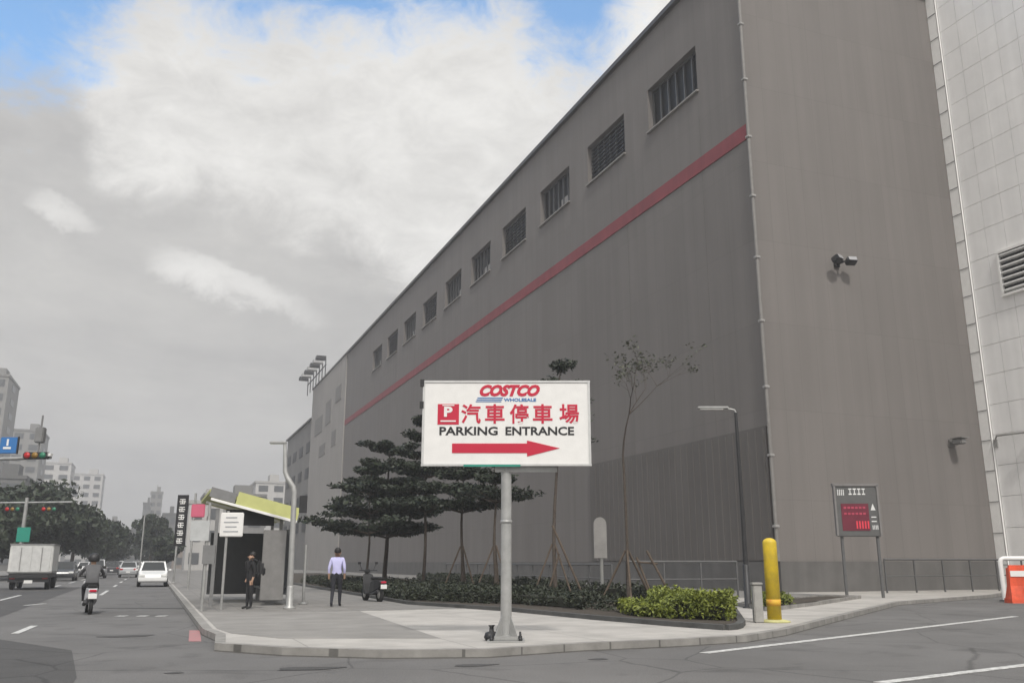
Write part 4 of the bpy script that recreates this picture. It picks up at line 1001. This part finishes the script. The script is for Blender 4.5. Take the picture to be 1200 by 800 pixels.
# after the half turn local -Y is the far end (cab)
MB().box((0,-1.2,1.62), (2.1,3.3,1.55), bev=.04).build('cargo_box', mat('truck_box_white', (.62,.62,.60), .5, streak=.15), tr)
MB().box((0,.47,1.6), (1.85,.04,1.35)).box((0,.50,1.6),(.03,.03,1.35)).build('rear_door', mat('truck_door', (.55,.55,.54), .5), tr)
MB().box((0,-3.6,1.35), (1.85,1.4,1.4), bev=.15).build('cab', M_CARW, tr)
MB().box((0,-1.6,.72), (1.9,4.4,.2)).build('chassis', M_DARKM, tr)
for z in (.92, 2.36): MB().box((0,-1.2,z), (2.16,3.36,.07)).build('box_rail', M_SHG, tr)
for x in (-.5,.5): MB().tube([(x,.53,1.0),(x,.53,2.2)], .02, n=6).build('lock_rod', M_POLE, tr)
MB().box((0,.45,.55), (1.95,.08,.30)).build('bumper', M_DARKM, tr)
for x in (-.95,.75):
    for y in (-.6,-3.6):
        MB().lathe((x,y,.38), [(.34,0),(.38,.03),(.38,.2),(.34,.23)], n=20, axis='X').build('wheel', M_RUB, tr)
for s in (-1,1): MB().box((s*.78,.50,.62), (.26,.04,.12)).build('tail_light', M_TL, tr)
MB().box((0,.51,.42), (.4,.03,.16)).build('number_plate', M_WHITE, tr)

# ---------------------------------------------------------------- signals at the left edge
def mast(px, Y, zt, label, sgn_, items):
    x, y = at_y(px, Y); t = thing('signal_mast', label, 'traffic signal', (x, y, KT), FACE); s = math.hypot(x, y)/1072
    MB().tube([(0,0,0),(0,0,zt+.3)], [.13,.09], n=12).build('pole', M_POLE, t)
    items(t, s, zt); return t
def it1(t, s, zt):
    MB().tube([(-40*s,0,zt),(48*s,0,zt+.05)], .05, n=8).build('arm', M_POLE, t)
    for dx in (-12, 26):
        h = MB().box((dx*s,-.08,zt-.36), (.95,.22,.34), bev=.04).build('signal_head', M_DARKM, t)
        for k, m in enumerate((M_TL, mat('amber_lens',(.25,.14,.02),.4), mat('green_lens',(.02,.18,.1),.4))):
            MB().lathe((dx*s-.3+.3*k,-.20,zt-.36), [(.11,.012),(.11,-.01)], n=14, axis='Y').build('lens', m, h)
    MB().box((2*s,-.1,(659-633)*s+1.4), (14*s,.05,15*s), bev=.02).build('street_name_sign', M_TEAL, t)
mast(22, 58, 1.4+(659-598)*58.2/1072-.12, 'far signal mast with a thin arm and a green sign', 1, it1)
def it2(t, s, zt):
    MB().tube([(0,0,zt),(70*s,0,zt+.1)], .08, n=10).build('arm', M_POLE, t)
    MB().box((26*s,-.12,zt+.62), (18*s,.06,17*s), bev=.03).build('direction_sign', M_BLUE, t)
    MB().box((25*s,-.16,zt+.5), (8*s,.01,2.2*s)).box((25*s,-.16,zt+.75), (2*s,.01,7*s)).build('sign_symbol', M_WHITE, t)
    MB().box((35.3*s,-.10,zt+.62), (1.2*s,.08,18*s)).build('sign_edge', M_DARKM, t)
    h = MB().box((56*s,-.10,zt+.16), (26*s,.3,7*s), bev=.05).build('signal_head', M_DARKM, t)
    for k, m in enumerate((M_TL, mat('amber_lens',(.25,.14,.02),.4), mat('green_lens',(.02,.18,.1),.4))): MB().lathe(((48+8*k)*s,-.27,zt+.16), [(.14,.012),(.14,-.01)], n=14, axis='Y').build('lens', m, h)
    MB().box((56*s,0,zt+1.1), (9*s,.3,16*s), bev=.04).tube([(56*s,0,zt),(56*s,0,zt+2.0)], .04).build('camera_box', M_SHG, t)
    MB().box((69*s,-.1,zt+.2), (5*s,.2,3*s)).build('end_plate', M_WHITE, t)
mast(-37, 46, 1.4+(659-557)*46.1/1072, 'near signal mast carrying a blue sign and a dark signal head', 1, it2)

# ---------------------------------------------------------------- distant buildings
M_FARG = mat('far_window', (.10,.105,.11), .3)
bcols = {'g': (.26,.255,.245), 'd': (.16,.16,.158), 'w': (.5,.49,.475), 'b': (.30,.26,.23)}
def tower(px0, px1, topy, Y, ck, label, fl=3.3, bays=None, crown=None, dep=18):
    x0, _ = at_y(px0, Y, topy); x1, _ = at_y(px1, Y, topy); xm = (x0+x1)/2; W_ = x1-x0; h = zat((px0+px1)/2, topy, (xm, Y))
    t = thing('tower_block', label, 'building', (xm, Y, 0))
    MB().box((0,dep/2,h/2), (W_,dep,h)).build('wall', mat('block_'+ck, bcols[ck], .85, var=.08, scale=.05, streak=.15), t)
    MB().box((0,dep/2,h+.3), (W_+.4,dep+.4,.6)).box((W_*.15,dep*.4,h+1.7),(W_*.3,dep*.3,2.4)).build('roof_edge', mat('roofedge_'+ck, tuple(v*.8 for v in bcols[ck]), .85), t)
    nfl = max(2, min(13, int(h/fl))); wb = bays or max(2, min(6, int(W_/3.5)))
    sx = 1 if xm < 20 else -1; vis = max(1, int(round(nfl)))
    for k in range(nfl):
        z = (k+.55)*h/nfl
        for j in range(wb): MB().box((-W_/2+(j+.5)*W_/wb, -.04, z), (W_/wb*.6, .12, h/nfl*.5)).build('window', M_FARG, t)
        if wb*nfl < 80 and W_ < 60 and z > 4: MB().box((sx*(W_/2+.03), dep*.5, z), (.12, dep*.3, h/nfl*.45)).build('window', M_FARG, t)
    if crown: MB().tube([(0,dep/2,h+.5),(0,dep/2,h+crown)], .25, n=6).build('mast', M_POLE, t)
    return t
tower(-30, 11, 440, 240, 'g', 'tall grey tower block cut by the left edge of the picture')
tower(14, 50, 505, 300, 'g', 'stepped grey block behind the two signal masts')
tower(-40, 30, 560, 170, 'd', 'low grey block behind the far left trees')
tower(50, 84, 543, 380, 'w', 'hazy pale block left of centre behind the tree row')
tower(84, 121, 556, 440, 'w', 'hazy broad pale block above the small left trees')
tower(121, 140, 612, 420, 'g', 'low hazy block right of the pale blocks')
tower(140, 166, 622, 330, 'd', 'low dark block at the end of the road')
tower(168, 177, 590, 400, 'd', 'slim tower left of the spired tower')
tower(177, 191, 577, 420, 'g', 'slim hazy tower with a roof mast over the road end', crown=4)
tower(191, 207, 603, 300, 'd', 'narrow block between the spired tower and the banner sign')
tower(222, 262, 590, 170, 'w', 'pale low building behind the pink stop sign', dep=14)
tower(240, 312, 581, 215, 'g', 'grey mid-rise rising behind the shelter roof')
tower(300, 336, 566, 260, 'w', 'pale mid-rise between the shelter roof and the kinked lamp post')
tower(204, 232, 634, 240, 'b', 'brownish low block behind the banner sign')

# ---------------------------------------------------------------- haze
hz = MB().box((100, 300, 34), (800, 700, 70)); o = hz.build('haze', [])
hm_ = bpy.data.materials.new('haze_air'); hm_.use_nodes = True; t = hm_.node_tree; t.nodes.clear()
vp = t.nodes.new('ShaderNodeVolumePrincipled'); vp.inputs['Color'].default_value = (.97,.97,1,1); vp.inputs['Density'].default_value = .0013; vp.inputs['Anisotropy'].default_value = .2
ot = t.nodes.new('ShaderNodeOutputMaterial'); t.links.new(vp.outputs[0], ot.inputs['Volume'])
o.data.materials.append(hm_); tag(o, kind='stuff'); o['label'] = 'thin pale haze over the far street'
